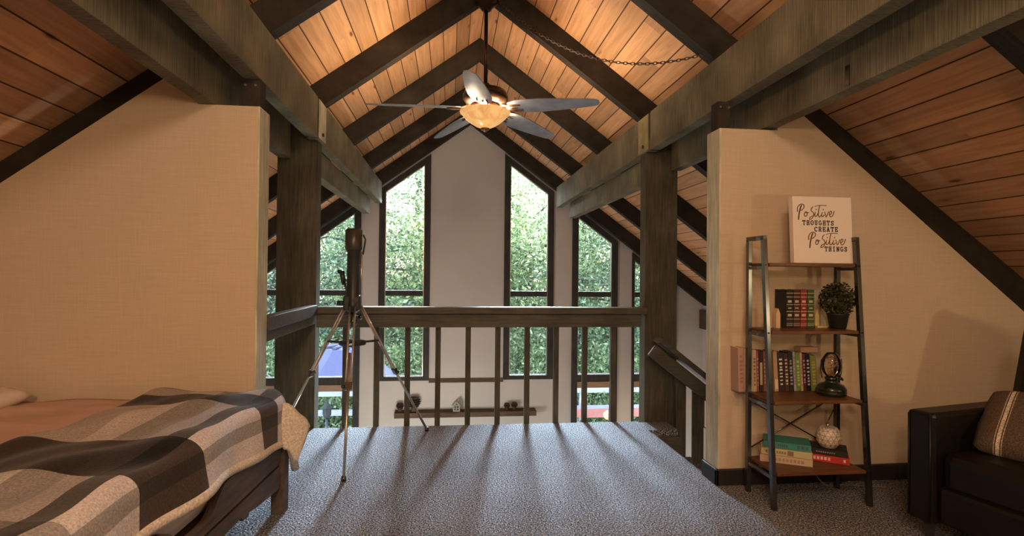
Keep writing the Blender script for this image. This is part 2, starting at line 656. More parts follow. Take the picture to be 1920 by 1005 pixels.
# ------------------------------------------------------------------ setting
# loft floor (carpet), an open stairwell on the right, voids left and ahead
b = nb()
box(b, (XW, YB, -.3), (XE, 2.95, 0))
box(b, (-1.02, 2.95, -.3), (1.476, 4.17, 0))
box(b, (1.476, 3.92, -.045), (1.705, 4.14, 0))
struct(based('floor', b, m_carpet), 'grey beige looped carpet covering the loft floor', 'floor')
b = nb()
box(b, (-1.3, 4.171, -.32), (1.48, 4.20, -.012))
struct(based('trim_1', b, m_rail), 'dark stained board facing the front edge of the loft floor', 'trim')
b = nb()
box(b, (1.478, 3.90, -.26), (1.72, 3.935, -.046))
box(b, (1.478, 3.0, -.3), (1.50, 3.90, -.012))
struct(based('trim_2', b, m_rail), 'dark stained board under the small carpeted landing corner beside the post', 'trim')
b = nb()
box(b, (XW, 2.5, -2.6), (XE, 8.3, -2.45))
struct(based('floor_lower', b, m_lowfloor), 'brown board floor of the room below the loft', 'floor')

# ceiling: two pitched planes of pine boards
for nm, s, lab in (('ceiling_left', -1, 'left pitched ceiling of knotty pine boards'), ('ceiling_right', 1, 'right pitched ceiling of knotty pine boards')):
    b = nb()
    ex = (XR0 - XW) if s < 0 else (XE - XR0)
    z0 = ZR + RH
    prism(b, [(XR0, z0), (XR0 + s * (ex + .5), z0 - SL * (ex + .5)), (XR0 + s * (ex + .5), z0 - SL * (ex + .5) + .2), (XR0, z0 + .2)], 'Y', YB - .1, YW + .7)
    for v in b.verts:
        v.co.x -= XR0
    struct(obj(nm, b, m_ceil, loc=(XR0, 0, 0)), lab, 'ceiling')

# side and back walls
def wall_box(nm, lo, hi, m, lab):
    b = nb()
    box(b, lo, hi)
    return struct(based(nm, b, m), lab, 'wall')


wall_box('wall_west', (XW - .15, YB, -2.6), (XW, YW + .1, .98), m_plaster, 'low plaster wall under the left eave')
wall_box('wall_east', (XE, YB, -2.6), (XE + .15, YW + .1, .98), m_plaster, 'pale plaster wall of the room below on the right')
b = nb()
prism(b, [(XW, -.3), (XE, -.3), (XE, under(XE) + RH), (XR0, ZR + RH), (XW, under(XW) + RH)], 'Y', YB - .15, YB)
struct(based('wall_back', b, m_linenL), 'tan linen wall behind the viewer', 'wall')
b = nb()
box(b, (XE - .06, 5.0, .33), (XE, YW, .62))
struct(based('trim_3', b, m_ledge), 'brown header board on the right wall of the room below', 'trim')

# the two short partition walls of the loft
LX, RX = -.974, 1.492
b = nb()
prism(b, [(XW, -.0), (LX, .0), (LX, 1.985), (-1.26, 1.985), (-1.26, 2.228), (-1.436, 2.095), (-2.145, 1.568), (XW, .66)], 'Y', 2.874, 3.015)
struct(based('wall_left', b, m_linenL), 'tan linen papered partition wall behind the bed', 'wall')
b = nb()
prism(b, [(RX, 0), (XE, 0), (XE, .52), (3.383, .962), (1.995, 2.055), (1.826, 2.188), (1.826, 1.975), (RX, 1.975)], 'Y', 2.874, 3.015)
struct(based('wall_right', b, m_linenL), 'tan linen papered partition wall behind the ladder shelf', 'wall')
b = nb()
box(b, (LX, 2.87, 0), (LX + .012, 3.02, 1.985), .003)
struct(based('trim_4', b, m_trimwood), 'weathered pale board capping the end of the left wall', 'trim')
b = nb()
box(b, (RX - .012, 2.87, 0), (RX, 3.02, 1.975), .003)
struct(based('trim_5', b, m_trimwood), 'weathered pale board capping the end of the right wall', 'trim')
b = nb()
box(b, (RX - .03, 2.852, 0), (XE, 2.873, .088), .004)
box(b, (RX - .03, 2.852, 0), (RX - .013, 3.03, .088), .004)
struct(based('baseboard_right', b, m_base), 'black baseboard along the right wall', 'baseboard')
b = nb()
box(b, (XW, 2.852, 0), (LX + .03, 2.873, .088), .004)
struct(based('baseboard_left', b, m_base), 'black baseboard along the left wall', 'baseboard')

# window wall
WIN = [(-2.95, -2.26, 0), (-2.0, -1.297, 0), (-1.038, -.296, 1), (.806, 1.562, 1), (1.851, 2.562, 0), (2.795, 3.50, 0)]
SILL = -.43
b = nb()
xs = [XW]
for x0, x1, k in WIN:
    xs += [x0, x1]
xs.append(XE)
for i in range(0, len(xs), 2):
    x0, x1 = xs[i], xs[i + 1]
    top = [(x1, under(x1) + RH), (x0, under(x0) + RH)]
    if x0 < XR0 < x1:
        top = [(x1, under(x1) + RH), (XR0, ZR + RH), (x0, under(x0) + RH)]
    prism(b, [(x0, -2.6), (x1, -2.6)] + top, 'Y', YW, YW + .16)
for x0, x1, k in WIN:
    if k:
        box(b, (x0, YW, -2.6), (x1, YW + .16, SILL))
    prism(b, [(x0, under(x0) - .02), (x1, under(x1) - .02), (x1, under(x1) + RH), (x0, under(x0) + RH)], 'Y', YW, YW + .16)
struct(based('wall_far', b, m_plaster), 'pale plaster gable wall holding the tall windows', 'wall')
names = ['tall window beside the left wall, mostly hidden by the left post', 'sloped top window beside the telescope', 'tall sloped top window left of the central panel',
         'tall sloped top window right of the central panel', 'sloped top window between the right column and the right post', 'narrow slice of window behind the right post']
for i, (x0, x1, k) in enumerate(WIN):
    zb = SILL if k else -2.4
    t = .088 if 0 < i < 5 else .035
    a0, a1 = under(x0) - .03, under(x1) - .03
    dz = -.07
    fw = nb()
    y0, y1 = YW - .03, YW + .1
    lohi = lambda a, c2: (min(a, c2), max(a, c2))
    prism(fw, [(x0, zb), (x0 + t, zb), (x0 + t, under(x0 + t) - .03), (x0, a0)], 'Y', y0, y1)
    prism(fw, [(x1 - t, zb), (x1, zb), (x1, a1), (x1 - t, under(x1 - t) - .03)], 'Y', y0, y1)
    prism(fw, [(x0 + t, under(x0 + t) - .03 - .09), (x1 - t, under(x1 - t) - .03 - .09), (x1 - t, under(x1 - t) - .03), (x0 + t, under(x0 + t) - .03)], 'Y', y0, y1)
    box(fw, (x0 + t, y0 + .02, .815), (x1 - t, y1 - .02, .895))
    box(fw, (x0 + t, y0, SILL), (x1 - t, y1, SILL + .06))
    if not k:
        box(fw, (x0 + t, y0, SILL - .14), (x1 - t, y1 - .02, SILL - .05), mi=1)
        box(fw, (x0 + t, y0 + .01, SILL - .05), (x1 - t, y1 - .02, SILL))
        box(fw, (x0 + t, y0, zb), (x1 - t, y1, zb + .1))
    o = struct(based('window_%d' % (i + 1), fw, [m_winwood, m_tan]), names[i], 'window')
    g = nb()
    prism(g, [(x0 + t, zb + .05), (x1 - t, zb + .05), (x1 - t, under(x1 - t) - .1), (x0 + t, under(x0 + t) - .1)], 'Y', YW + .045, YW + .051)
    p = obj('pane', g, m_glass, o)
    p.location = -o.location
    # bright aluminium bead round the upper glass
    g = nb()
    e = .011
    s0, s1 = x0 + t, x1 - t
    up0, up1 = under(s0) - .125, under(s1) - .125
    ya, yb = YW - .012, YW + .03
    prism(g, [(s0, SILL + .06), (s0 + e, SILL + .06), (s0 + e, up0), (s0, up0)], 'Y', ya, yb)
    prism(g, [(s1 - e, SILL + .06), (s1, SILL + .06), (s1, up1), (s1 - e, up1)], 'Y', ya, yb)
    prism(g, [(s0, up0 - e), (s1, up1 - e), (s1, up1), (s0, up0)], 'Y', ya, yb)
    p = obj('glazing_bead', g, m_silver, o)
    p.location = -o.location
b = nb()
box(b, (-.296, YW - .022, -.465), (.806, YW, -.405))
struct(based('trim_6', b, m_ledge), 'brown board linking the sills under the central panel', 'trim')

# ------------------------------------------------------------------ rafters, beams, posts
RAF = [('closest to the viewer', -1), ('running down over the partition wall', 0), ('meeting the ridge above the ceiling fan', 1), ('one bay behind the fan canopy', 2),
       ('two bays behind the fan canopy', 3), ('against the window wall', 4)]
for k_lab, k in RAF:
    yf = 3.07 + 1.274 * k
    if k == 4:
        yf = YW - .118
    for s, side in ((-1, 'left'), (1, 'right')):
        b = nb()
        ex = (XR0 - XW) if s < 0 else (XE - XR0)
        ex += .3
        prism(b, [(XR0, ZR), (XR0 + s * ex, ZR - SL * ex), (XR0 + s * ex, ZR - SL * ex + RH + .01), (XR0, ZR + RH + .01)], 'Y', yf, yf + .09)
        tag(based('rafter', b, m_rafter), 'dark stained rafter on the %s slope, %s' % (side, k_lab), 'rafter', 'roof rafters')
# upper beams (near length, far length) with the lap plate, lower beams bolted outside them, corbel beams beyond the posts
XLi, XRi, ZB, ZT = -.966, 1.532, 2.129, 2.424
BW = .086
for s, xi, side in ((-1, XLi, 'left'), (1, XRi, 'right')):
    xo = xi + s * BW
    lo, hi = sorted((xi, xo))
    b = nb()
    box(b, (lo, YB, ZB), (hi, 4.075, ZT), .004)
    tag(based('ceiling_beam', b, m_beam), 'rough sawn upper beam on the %s, nearer length, ending over the post' % side, 'beam', 'upper beams')
    b = nb()
    box(b, (lo, 4.112, ZB), (hi, 7.82, ZT), .004)
    o = tag(based('ceiling_beam', b, m_beam), 'rough sawn upper beam on the %s, farther length, reaching out towards the windows' % side, 'beam', 'upper beams')
    b = nb()
    l2, h2 = sorted((xi - s * .004, xi + s * .0))
    box(b, (l2, 4.11, ZB + .01), (h2, 4.33, ZT - .006))
    pl = obj('lap_patch', b, m_trimwood if s < 0 else plain('bare_wood_patch', (.30, .26, .12), .7, var=.2, vscale=12), o)
    pl.location = -o.location
    b = nb()
    tube(b, [(xi - s * .004, 4.21, ZB + .05), (xi - s * .014, 4.21, ZB + .05)], .014, 8)
    pl = obj('bolt_head', b, m_black, o)
    pl.location = -o.location
    # lower beam
    xi2 = xi + s * .21
    lo, hi = sorted((xi2, xi2 + s * .08))
    b = nb()
    box(b, (lo, YB, 1.987), (hi, 4.165, 2.27), .004)
    o = tag(based('ceiling_beam', b, m_beam), 'rough sawn lower beam on the %s, resting on the partition wall and butting the post' % side, 'beam', 'lower beams')
    if s > 0:
        b = nb()
        box(b, (lo - .004, 2.21, 2.0), (lo, 2.235, 2.09))
        pl = obj('slot', b, m_black, o)
        pl.location = -o.location
    # corbel
    b = nb()
    xc = xi + s * .088
    lo, hi = sorted((xc, xc + s * .09))
    box(b, (lo, 4.30, 1.925), (hi, 7.33, 2.128), .004)
    tag(based('ceiling_beam', b, m_beam), 'short lower beam on the %s running from the post towards the windows' % side, 'beam', 'corbel beams')
    # block on the wall end
    b = nb()
    lo, hi = (-1.06, -.967) if s < 0 else (1.475, 1.55)
    box(b, (lo, 2.885, 1.986 if s < 0 else 1.976), (hi, 2.965, ZB - .001), .003)
    o = tag(based('support_block', b, m_rafter), 'small dark timber block on the %s partition wall, propping the upper beam' % side, 'block', 'support blocks')
    for k in range(2):
        b = nb()
        xx = (lo + hi) / 2 + (k - .5) * .05
        tube(b, [(xx, 2.886, ZB - .035), (xx, 2.876, ZB - .035)], .006, 8)
        pl = obj('bolt_head', b, m_silver, o)
        pl.location = -o.location
# posts
b = nb()
box(b, (-1.272, 4.172, -2.45), (-.985, 4.298, ZB - .002), .004)
box(b, (-1.272, 4.172, ZB - .01), (-1.056, 4.298, 2.32), .004)
tag(based('post', b, m_post), 'broad dark timber post left of the railing, beside the telescope', 'post', 'timber posts')
b = nb()
box(b, (1.537, 4.172, -2.45), (1.80, 4.298, ZB - .002), .004)
box(b, (1.622, 4.172, ZB - .01), (1.80, 4.298, 2.30), .004)
tag(based('post', b, m_post), 'broad dark timber post right of the railing, at the head of the stairs', 'post', 'timber posts')

# ------------------------------------------------------------------ railings
r = thing('balcony_railing', 'dark timber railing across the loft edge between the two posts', 'railing', (.27, 4.17, 0))
b = nb()
box(b, (-1.24, -.07, .848), (1.262, .07, .898), .006)
obj('top_rail', b, m_rail, r)
b = nb()
box(b, (-1.24, -.038, .745), (1.225, 0, .845), .004)
obj('apron_rail', b, m_rail, r)
for k in range(10):
    b = nb()
    x = -.774 + .2297 * k - .27
    box(b, (x - .02, .035, -.30), (x + .02, .075, .846), .003)
    obj('baluster', b, m_post, r)
r = thing('side_railing', 'short timber rail between the left wall end and the left post', 'railing', (-.975, 3.05, 0))
b = nb()
box(b, (-.04, -.02, .835), (.022, 1.05, .913), .006)
obj('top_rail', b, m_rail, r)
b = nb()
box(b, (-.03, -.02, .77), (-.005, 1.1, .832), .004)
obj('apron_rail', b, m_rail, r)
# stair rail: going down to the right behind the right wall
r = thing('stair_railing', 'sloping timber handrail going down the stairs behind the right post', 'railing', (1.56, 4.04, 0))
dz = math.tan(math.radians(37.5))
b = nb()
bar(b, (.03, .0, .66), (1.5, .0, .66 - 1.47 * dz), .14, .042, bev=.005)
obj('handrail', b, m_rail, r)
b = nb()
bar(b, (-.03, -.03, .585), (1.5, -.03, .585 - 1.53 * dz), .038, .10, bev=.012)
obj('apron_rail', b, m_rail, r)
for k in range(6):
    x = .235 + .145 * k
    b = nb()
    zt = .60 - x * dz
    box(b, (x - .042, .03, -.45 - .9 * x), (x + .042, .07, zt - .02), .004)
    obj('baluster', b, m_post, r)
# stair flight
b = nb()
for k in range(12):
    x = 1.505 + .25 * k
    z = -.19 * (k + 1)
    if x + .25 > XE:
        break
    box(b, (x, 3.06, z - .04), (x + .28, 3.88, z))
    box(b, (x + .25, 3.08, z - .19), (x + .27, 3.88, z - .04))
tag(based('staircase', b, m_carpet), 'carpeted flight of stairs going down behind the right wall', 'stairs')

# ------------------------------------------------------------------ ceiling fan
FX, FY, FZ = .257, 4.206, 2.40
r = thing('ceiling_fan', 'five blade ceiling fan with an amber glass bowl light hanging from the ridge', 'ceiling fan', (FX, FY, FZ))
top = 3.295 - FZ
b = nb()
lathe(b, [(0, top + .0), (.098, top), (.098, top - .02), (.088, top - .03), (.086, top - .045), (.055, top - .075), (.04, top - .09), (.036, top - .10), (0, top - .10)])
obj('canopy', b, m_bronze, r)
b = nb()
box(b, (-.055, -.06, top - .001), (.075, .06, 3.585 - FZ), .004)
obj('mounting_block', b, m_rafter, r)
b = nb()
tube(b, [(0, 0, top - .09), (0, 0, .2)], .015, 12)
obj('downrod', b, m_bronze, r)
b = nb()
lathe(b, [(0, .225), (.03, .225), (.045, .20), (.10, .185), (.155, .165), (.175, .135), (.175, .10), (.15, .07), (.12, .055), (0, .055)])
mh = obj('motor_housing', b, m_bronze, r)
b = nb()
lathe(b, [(.0, .06), (.10, .06), (.12, .045), (.115, .02), (.085, .012), (.085, -.0), (.11, -.006), (.11, -.014), (0, -.014)])
for k in range(20):
    a = 2 * PI * k / 20
    box_c = Vector((.108 * math.cos(a), .108 * math.sin(a), .034))
    tube(b, [box_c + Vector((0, 0, .02)), box_c - Vector((0, 0, .02))], .008, 6)
obj('switch_housing', b, m_copper, r)
b = nb()
pr = [(.188, .008), (.196, .002), (.194, -.006), (.182, -.016), (.156, -.046), (.118, -.078), (.076, -.104), (.036, -.122), (.0, -.128)]
lathe(b, pr + [(.0, -.122), (.07, -.099), (.112, -.074), (.150, -.043), (.176, -.013), (.182, .008), (.188, .008)], 48)
bowl = obj('glass_bowl', b, m_bowl, r)
b = nb()
lathe(b, [(0, -.123), (.036, -.124), (.034, -.134), (.018, -.142), (.008, -.152), (0, -.154)], 20)
obj('finial', b, m_copper, r)
for k in range(5):
    a = .1396 + PI + 2 * PI * k / 5
    rot = Matrix.Rotation(a, 4, 'Z') @ Matrix.Rotation(math.radians(3.0), 4, 'Y')
    pitch = Matrix.Rotation(math.radians(-13), 4, 'X')
    b = nb()
    half = [(.20, .055), (.26, .078), (.34, .090), (.46, .088), (.60, .076), (.74, .062), (.84, .048), (.878, .036), (.893, .016)]
    outl = half + [(x_, -y_) for x_, y_ in half[::-1]]
    prism(b, outl, 'Z', -.004, .004)
    bmesh.ops.transform(b, matrix=rot @ Matrix.Translation((0, 0, .034)) @ pitch, verts=b.verts)
    bl = obj('blade', b, m_blade, r)
    b = nb()
    for s in (-1, 1):
        tube(b, [(.10, s * .016, .032), (.15, s * .028, .042), (.19, s * .03, .030), (.235, s * .042, .022), (.30, s * .036, .024)], [.011, .010, .010, .009, .006], 8)
    tube(b, [(.18, 0, .03), (.27, 0, .024)], [.012, .006], 8)
    bmesh.ops.transform(b, matrix=rot @ pitch, verts=b.verts)
    obj('blade_iron', b, m_copper, bl)
for k in range(5):
    a = .1396 + PI * .2 + 2 * PI * k / 5
    lamp('fan_bulb_light', 'POINT', (FX + .12 * math.cos(a), FY + .12 * math.sin(a), FZ + .004), 42, (1, .77, .52), .03)

# swag chain from the fan canopy to a hook under the near rafter
def cat_curve(p, q2, sag, n):
    p, q2 = Vector(p), Vector(q2)
    out = []
    for i in range(n + 1):
        t = i / n
        v = p.lerp(q2, t)
        v.z -= sag * 4 * t * (1 - t)
        out.append(v)
    return out


CH0, CH1 = Vector((.345, 4.15, 3.25)), Vector((1.515, 3.115, 2.49))
pts = cat_curve(CH0, CH1, .225, 62)
b = nb()
for i in range(62):
    a, c2 = pts[i], pts[i + 1]
    d, s, t, L = frame_of(a, c2)
    if i % 2:
        s, t = t, s
    mid = (a + c2) / 2
    ring = []
    for j in range(11):
        th = 2 * PI * j / 10
        ring.append(mid + d * math.cos(th) * L * .68 + s * math.sin(th) * .0085)
    tube(b, ring, .0026, 5, cap=False)
tag(based('swag_chain', b, m_chain), 'dark link chain swagging from the fan canopy to a rafter on the right', 'chain')

# ------------------------------------------------------------------ telescope on its tripod
r = thing('telescope', 'black and brass telescope pointing straight up on a silver tripod', 'telescope', (-.633, 3.69, 0))
rb = Vector((-.633, 3.69, 0))
HUB = Vector((0, 0, .95))
feet = [Vector((-.571, 3.105, 0)) - rb, Vector((-.157, 4.036, 0)) - rb, Vector((-1.17, 3.93, 0)) - rb]
b = nb()
lathe(b, [(0, 1.44), (.046, 1.44), (.05, 1.43), (.05, 1.30), (.042, 1.285), (.041, .96), (.044, .95), (.044, .90), (.03, .89), (0, .89)], 24)
obj('tube', b, m_scope, r)
b = nb()
lathe(b, [(.0515, 1.432), (.055, 1.43), (.055, 1.31), (.0505, 1.30)], 24)
tube(b, [(.06, 0, 1.40), (.075, 0, 1.37), (.06, 0, 1.27)], .006, 8)
obj('dew_cap', b, m_scopecap, r)
b = nb()
lathe(b, [(0, .89), (.022, .89), (.022, .845), (.026, .84), (.026, .805), (.018, .80), (0, .80)], 16)
tube(b, [(-.04, 0, .86), (.045, 0, .86)], .009, 10)
tube(b, [(.045, 0, .86), (.06, 0, .86)], .018, 12)
obj('eyepiece', b, m_black, r)
b = nb()
tube(b, [(.052, -.01, 1.29), (.052, -.012, .98)], .006, 8)
tube(b, [(.04, -.01, 1.2), (.052, -.01, 1.2)], .004, 6)
obj('slow_motion_rod', b, m_silver, r)
b = nb()
tube(b, [(-.075, 0, 1.16), (-.06, 0, 1.07)], [.018, .014], 12)
tube(b, [(-.10, 0, 1.155), (-.075, 0, 1.155)], .013, 10)
bar(b, (-.06, 0, 1.09), (-.03, 0, 1.0), .018, .014)
obj('finder', b, m_scope, r)
b = nb()
box(b, (-.06, -.035, .90), (.05, .045, 1.0), .012)
tube(b, [(-.1, 0, .95), (-.05, 0, .95)], .016, 10)
tube(b, [(0, .06, .97), (.02, -.05, .97)], .02, 10)
obj('mount_head', b, m_scope, r)
tops = [HUB + Vector((f.x, f.y, 0)).normalized() * .055 - Vector((0, 0, .02)) for f in feet]
for f, t in zip(feet, tops):
    side = Vector((f.y, -f.x, 0)).normalized() * .016
    mid = t.lerp(f, .5)
    b = nb()
    for s in (-1, 1):
        tube(b, [t + side * s, mid + side * s], .0062, 8)
    lg = obj('leg', b, m_silver, r)
    b = nb()
    tube(b, [t.lerp(f, .3), f + Vector((0, 0, .012))], .0085, 10)
    for k in range(40):
        p = t.lerp(f, .05 + .43 * k / 39)
        for s in (-1, 1):
            tube(b, [p + side * s * .98 + Vector((0, 0, .0022)), p + side * s * .98 - Vector((0, 0, .0022))], .0076, 6)
    obj('leg_tube', b, m_silver, lg)
    b = nb()
    bar(b, t.lerp(f, .475), t.lerp(f, .52), .045, .026, bev=.004)
    tube(b, [mid + side * 1.4, mid + side * 2.6], .01, 8)
    obj('leg_clamp', b, m_black, lg)
    b = nb()
    tube(b, [f + Vector((0, 0, .028)), f + Vector((0, 0, .0))], [.013, .016], 10)
    obj('rubber_foot', b, m_black, lg)
b = nb()
lathe(b, [(0, .70), (.085, .70), (.088, .69), (.085, .676), (0, .676)], 24)
for f, t in zip(feet, tops):
    k = (t.z - .69) / (t.z - f.z)
    p = t.lerp(f, k)
    bar(b, (0, 0, .688), p, .022, .012)
obj('accessory_tray', b, m_scope, r)

# ------------------------------------------------------------------ bed
BA = .052
B0 = Vector((-.80, 2.735, 0))      # foot leg by the wall; local x runs to the head, local y towards the viewer


def bp_(x, y, z):
    """bed local (x to the head, y to the viewer) as local coords of the bed's root, whose own axes are the world's turned by BA"""
    return Vector((-x, -y, z))


BL, BWD = 2.05, 1.50
r = thing('bed', 'dark wooden bed with a low cut-out footboard against the left wall', 'bed', B0, -BA)
for (x, y) in ((0, .0), (0, BWD)):
    b = nb()
    box(b, (-.03 - x, -y - .034, 0), (.03 - x, -y + .034, .40), .004)
    obj('leg', b, m_bedwood, r)
for (x, y) in ((BL, 0), (BL, BWD)):
    b = nb()
    box(b, (-.03 - x, -y - .034, 0), (.03 - x, -y + .034, .62), .004)
    obj('leg', b, m_bedwood, r)


def wave_top(y):
    # scalloped upper edge of the footboard: a dip near each end third
    d = .37
    d += .035 * math.exp(-((y - .12) / .07) ** 2)
    d -= .09 * math.exp(-((y - .80) / .15) ** 4)
    return d


b = nb()
ys = [.03 + (BWD - .06) * i / 70 for i in range(71)]
prism(b, [(-y, .245) for y in ys[::-1]] + [(-y, wave_top(y)) for y in ys], 'X', -.014, .014)
obj('footboard', b, m_bedwood, r)


def wave_bot(y):
    t = abs(y - BWD / 2) / (BWD / 2)
    z = .175 - .05 * max(0, (t - .45) / .55) ** .6
    if .40 < t < .47:
        z -= .02
    return z


b = nb()
prism(b, [(-y, wave_bot(y)) for y in ys[::-1]] + [(-y, .232) for y in ys], 'X', -.014, .014)
obj('lower_rail', b, m_bedwood, r)
for y in (0, BWD):
    b = nb()
    box(b, (-BL, -y - .014, .16), (-.03, -y + .014, .34))
    obj('side_rail', b, m_bedwood, r)
b = nb()
box(b, (-BL - .014, -BWD + .03, .2), (-BL + .014, -.03, .95), .004)
obj('headboard', b, m_bedwood, r)
b = nb()
box(b, (-BL + .03, -BWD + .03, .22), (-.03, -.03, .27))
obj('slat_base', b, m_bedwood, r)
# a strip of goods under the slats shows through the gap: kept as the dark board only

mt = nb()
box(mt, (-BL + .05, -BWD + .04, .272), (-.025, -.02, .505), .05)
mo = tag(obj('mattress', mt, m_mattress, loc=B0), 'white mattress lying in the dark wooden bed', 'mattress')
mo.rotation_euler = (0, 0, -BA)


def cloth(nu, nv, fn, uvf=None):
    bm = nb()
    uvl = bm.loops.layers.uv.new('UVMap')
    g = [[bm.verts.new(fn(i / nu, j / nv)) for j in range(nv + 1)] for i in range(nu + 1)]
    for i in range(nu):
        for j in range(nv):
            f = bm.faces.new((g[i][j], g[i + 1][j], g[i + 1][j + 1], g[i][j + 1]))
            f.smooth = True
            if uvf:
                for l, (a, c2) in zip(f.loops, ((i, j), (i + 1, j), (i + 1, j + 1), (i, j + 1))):
                    l[uvl].uv = uvf(a / nu, c2 / nv)
    return bm


def sheet_fn(u, v):
    x = -.10 - u * (BL - .16)
    y = .02 - v * 1.50
    z = .536 + .006 * math.sin(9 * u + 5 * v) + .005 * math.sin(23 * v + 4 * math.sin(6 * u)) + .004 * math.sin(31 * u * .6 + 17 * v) + .006 * max(0, math.sin(34 * v + 7 * u + 2 * math.sin(5 * u))) ** 3
    e = min(1, (1 - v) / .04)
    z -= .03 * (1 - e)
    return Vector((x, y, z))


o = obj('bed_sheet', cloth(60, 60, sheet_fn), m_sheet, loc=B0, recalc=False)
o.rotation_euler = (0, 0, -BA)
sd = o.modifiers.new('t', 'SOLIDIFY'); sd.thickness = .012; sd.offset = -1
tag(o, 'creased pinkish cotton cover spread over the mattress', 'bedding')

# pillow at the far left, against the wall
def pillow_mesh(L, W_, H, n=18):
    bm = nb()
    def pt(i, j, s):
        u = -1 + 2 * i / n; v = -1 + 2 * j / n
        h = max(0, (1 - u ** 4)) ** .5 * max(0, (1 - v ** 4)) ** .5
        pin = 1 - .06 * (u * u * v * v)
        return Vector((u * L / 2 * pin, v * W_ / 2 * pin, s * H / 2 * h ** .9))
    for s in (1, -1):
        g = [[bm.verts.new(pt(i, j, s)) for j in range(n + 1)] for i in range(n + 1)]
        for i in range(n):
            for j in range(n):
                f = bm.faces.new((g[i][j], g[i + 1][j], g[i + 1][j + 1], g[i][j + 1]))
                f.smooth = True
    bmesh.ops.remove_doubles(bm, verts=bm.verts[:], dist=.0004)
    return bm


o = obj('pillow', pillow_mesh(.46, .60, .10), m_pillow, loc=(-2.16, 2.52, .578))
o.rotation_euler = (0, math.radians(4), -BA)
tag(o, 'pale pillow at the head of the bed by the left edge', 'pillow')

# plaid blanket: over the foot third of the bed, crest at the foot, hanging down over the footboard
U1 = .64


def blanket_fn(u, v):
    # v 0 at the wall side, 1 at the viewer side; u 0 inner edge, 1 hem
    y = .055 - v * 1.62
    drop = .17 - .07 * min(1, v / .45) + .05 * max(0, (.05 - v) / .05)
    Lt = U1 + drop + .05
    s = u * Lt
    crest = .012 * math.sin(5 * v * PI) + .03 * max(0, v - .75)
    x0 = -.625
    rr = .055
    flat = U1 - rr
    wr = .010 * math.sin(26 * v + 6 * u) * math.sin(5 * u * PI) + .008 * math.sin(14 * v + 11 * u)
    if s < flat:
        x = x0 + s
        z = .578 + wr + .012 * math.sin(s / flat * PI)
        if s < .05:
            z -= .028 * (1 - s / .05)
    elif s < flat + rr * PI / 2:
        a = (s - flat) / rr
        x = x0 + flat + rr * math.sin(a)
        z = .578 - rr * (1 - math.cos(a)) + wr * (1 - a / 1.57)
    else:
        d = s - flat - rr * PI / 2
        x = x0 + flat + rr + .10 * d + .012 * math.sin(22 * v + 2) * (d / .12)
        z = .578 - rr - d
    # far side falls over the wall-side edge of the mattress
    if v < .05:
        k = (.05 - v) / .05
        z -= .10 * k * k
    return Vector((x + crest * min(1, s / .3), y, z))


bm = cloth(70, 110, blanket_fn, lambda u, v: (u * .86, v * 1.62))
o = obj('plaid_blanket', bm, [m_plaid, m_sherpa], loc=B0, recalc=False)
o.rotation_euler = (0, 0, -BA)
sd = o.modifiers.new('t', 'SOLIDIFY'); sd.thickness = .018; sd.offset = 1; sd.material_offset = 0; sd.material_offset_rim = 1
tag(o, 'grey black and cream plaid fleece blanket folded over the foot of the bed', 'blanket')


def hem_pt(v):
    return blanket_fn(1.0, v)


# rolled sherpa hem along the hanging edge
b = nb()
hp = [hem_pt(v / 60) + Vector((-.006, 0, 0)) for v in range(0, 61)]
tube(b, hp, .019, 10)
obj('sherpa_hem', b, m_sherpa, o)
# turned-back corner showing the sherpa lining


FL = [Vector(p) for p in ((-.785, 2.70, .525), (-.672, 2.745, .40), (-.765, 2.655, .335), (-.712, 2.69, .245))]
Rinv = Matrix.Rotation(BA, 3, 'Z')


def flap_fn(u, v):
    p = FL[0].lerp(FL[1], u).lerp(FL[2].lerp(FL[3], u), v)
    p = p + Vector((.012 * math.sin(PI * u) * (1 - .4 * v), -.02 * math.sin(PI * v), .018 * math.sin(PI * u) * (1 - v) + .008 * math.sin(9 * u + 5 * v)))
    return Rinv @ (p - B0)


fo = obj('sherpa_flap', cloth(16, 14, flap_fn), m_sherpa, o, recalc=False)
sd = fo.modifiers.new('t', 'SOLIDIFY'); sd.thickness = .02; sd.offset = 0

# ------------------------------------------------------------------ ladder shelf
r = thing('ladder_shelf', 'black metal ladder shelf with four rustic brown boards against the right wall', 'shelf', (1.855, 2.66, 0))
rl = Vector((1.855, 2.66, 0))
SZ = [.179, .526, .876, 1.221]


def fy(z):
    return 2.535 + .1 * z / 1.36


for sx, x in (('l', 1.60), ('r', 2.112)):
    b = nb()
    bar(b, Vector((x, 2.535, 0)) - rl, Vector((x, 2.635, 1.345)) - rl, .022, .026, up=(0, 1, 0), bev=.002)
    lg = obj('front_leg', b, m_black, r)
    b = nb()
    box(b, (x - 1.855 - .011, 2.772 - 2.66 - .013, 0), (x - 1.855 + .011, 2.772 - 2.66 + .013, 1.345), .002)
    obj('back_leg', b, m_black, r)
    b = nb()
    box(b, (x - 1.855 - .011, 2.622 - 2.66, 1.338), (x - 1.855 + .011, 2.785 - 2.66, 1.362), .002)
    obj('top_bar', b, m_black, r)
    for z in SZ:
        b = nb()
        box(b, (x - 1.855 - .008, fy(z) - 2.66, z - .034), (x - 1.855 + .008, 2.765 - 2.66, z - .017), .001)
        sb = obj('shelf_bracket', b, m_black, r)
        b = nb()
        yy = fy(z) - 2.66
        tube(b, [(x - 1.855, yy - .012, z - .01), (x - 1.855, yy - .017, z - .01)], .004, 8)
        obj('screw', b, m_bronze, sb)
for z in SZ:
    b = nb()
    box(b, (1.618 - 1.855, fy(z) - .012 - 2.66, z - .016), (2.094 - 1.855, 2.80 - 2.66, z), .002)
    obj('shelf_board', b, m_shelf, r)
b = nb()
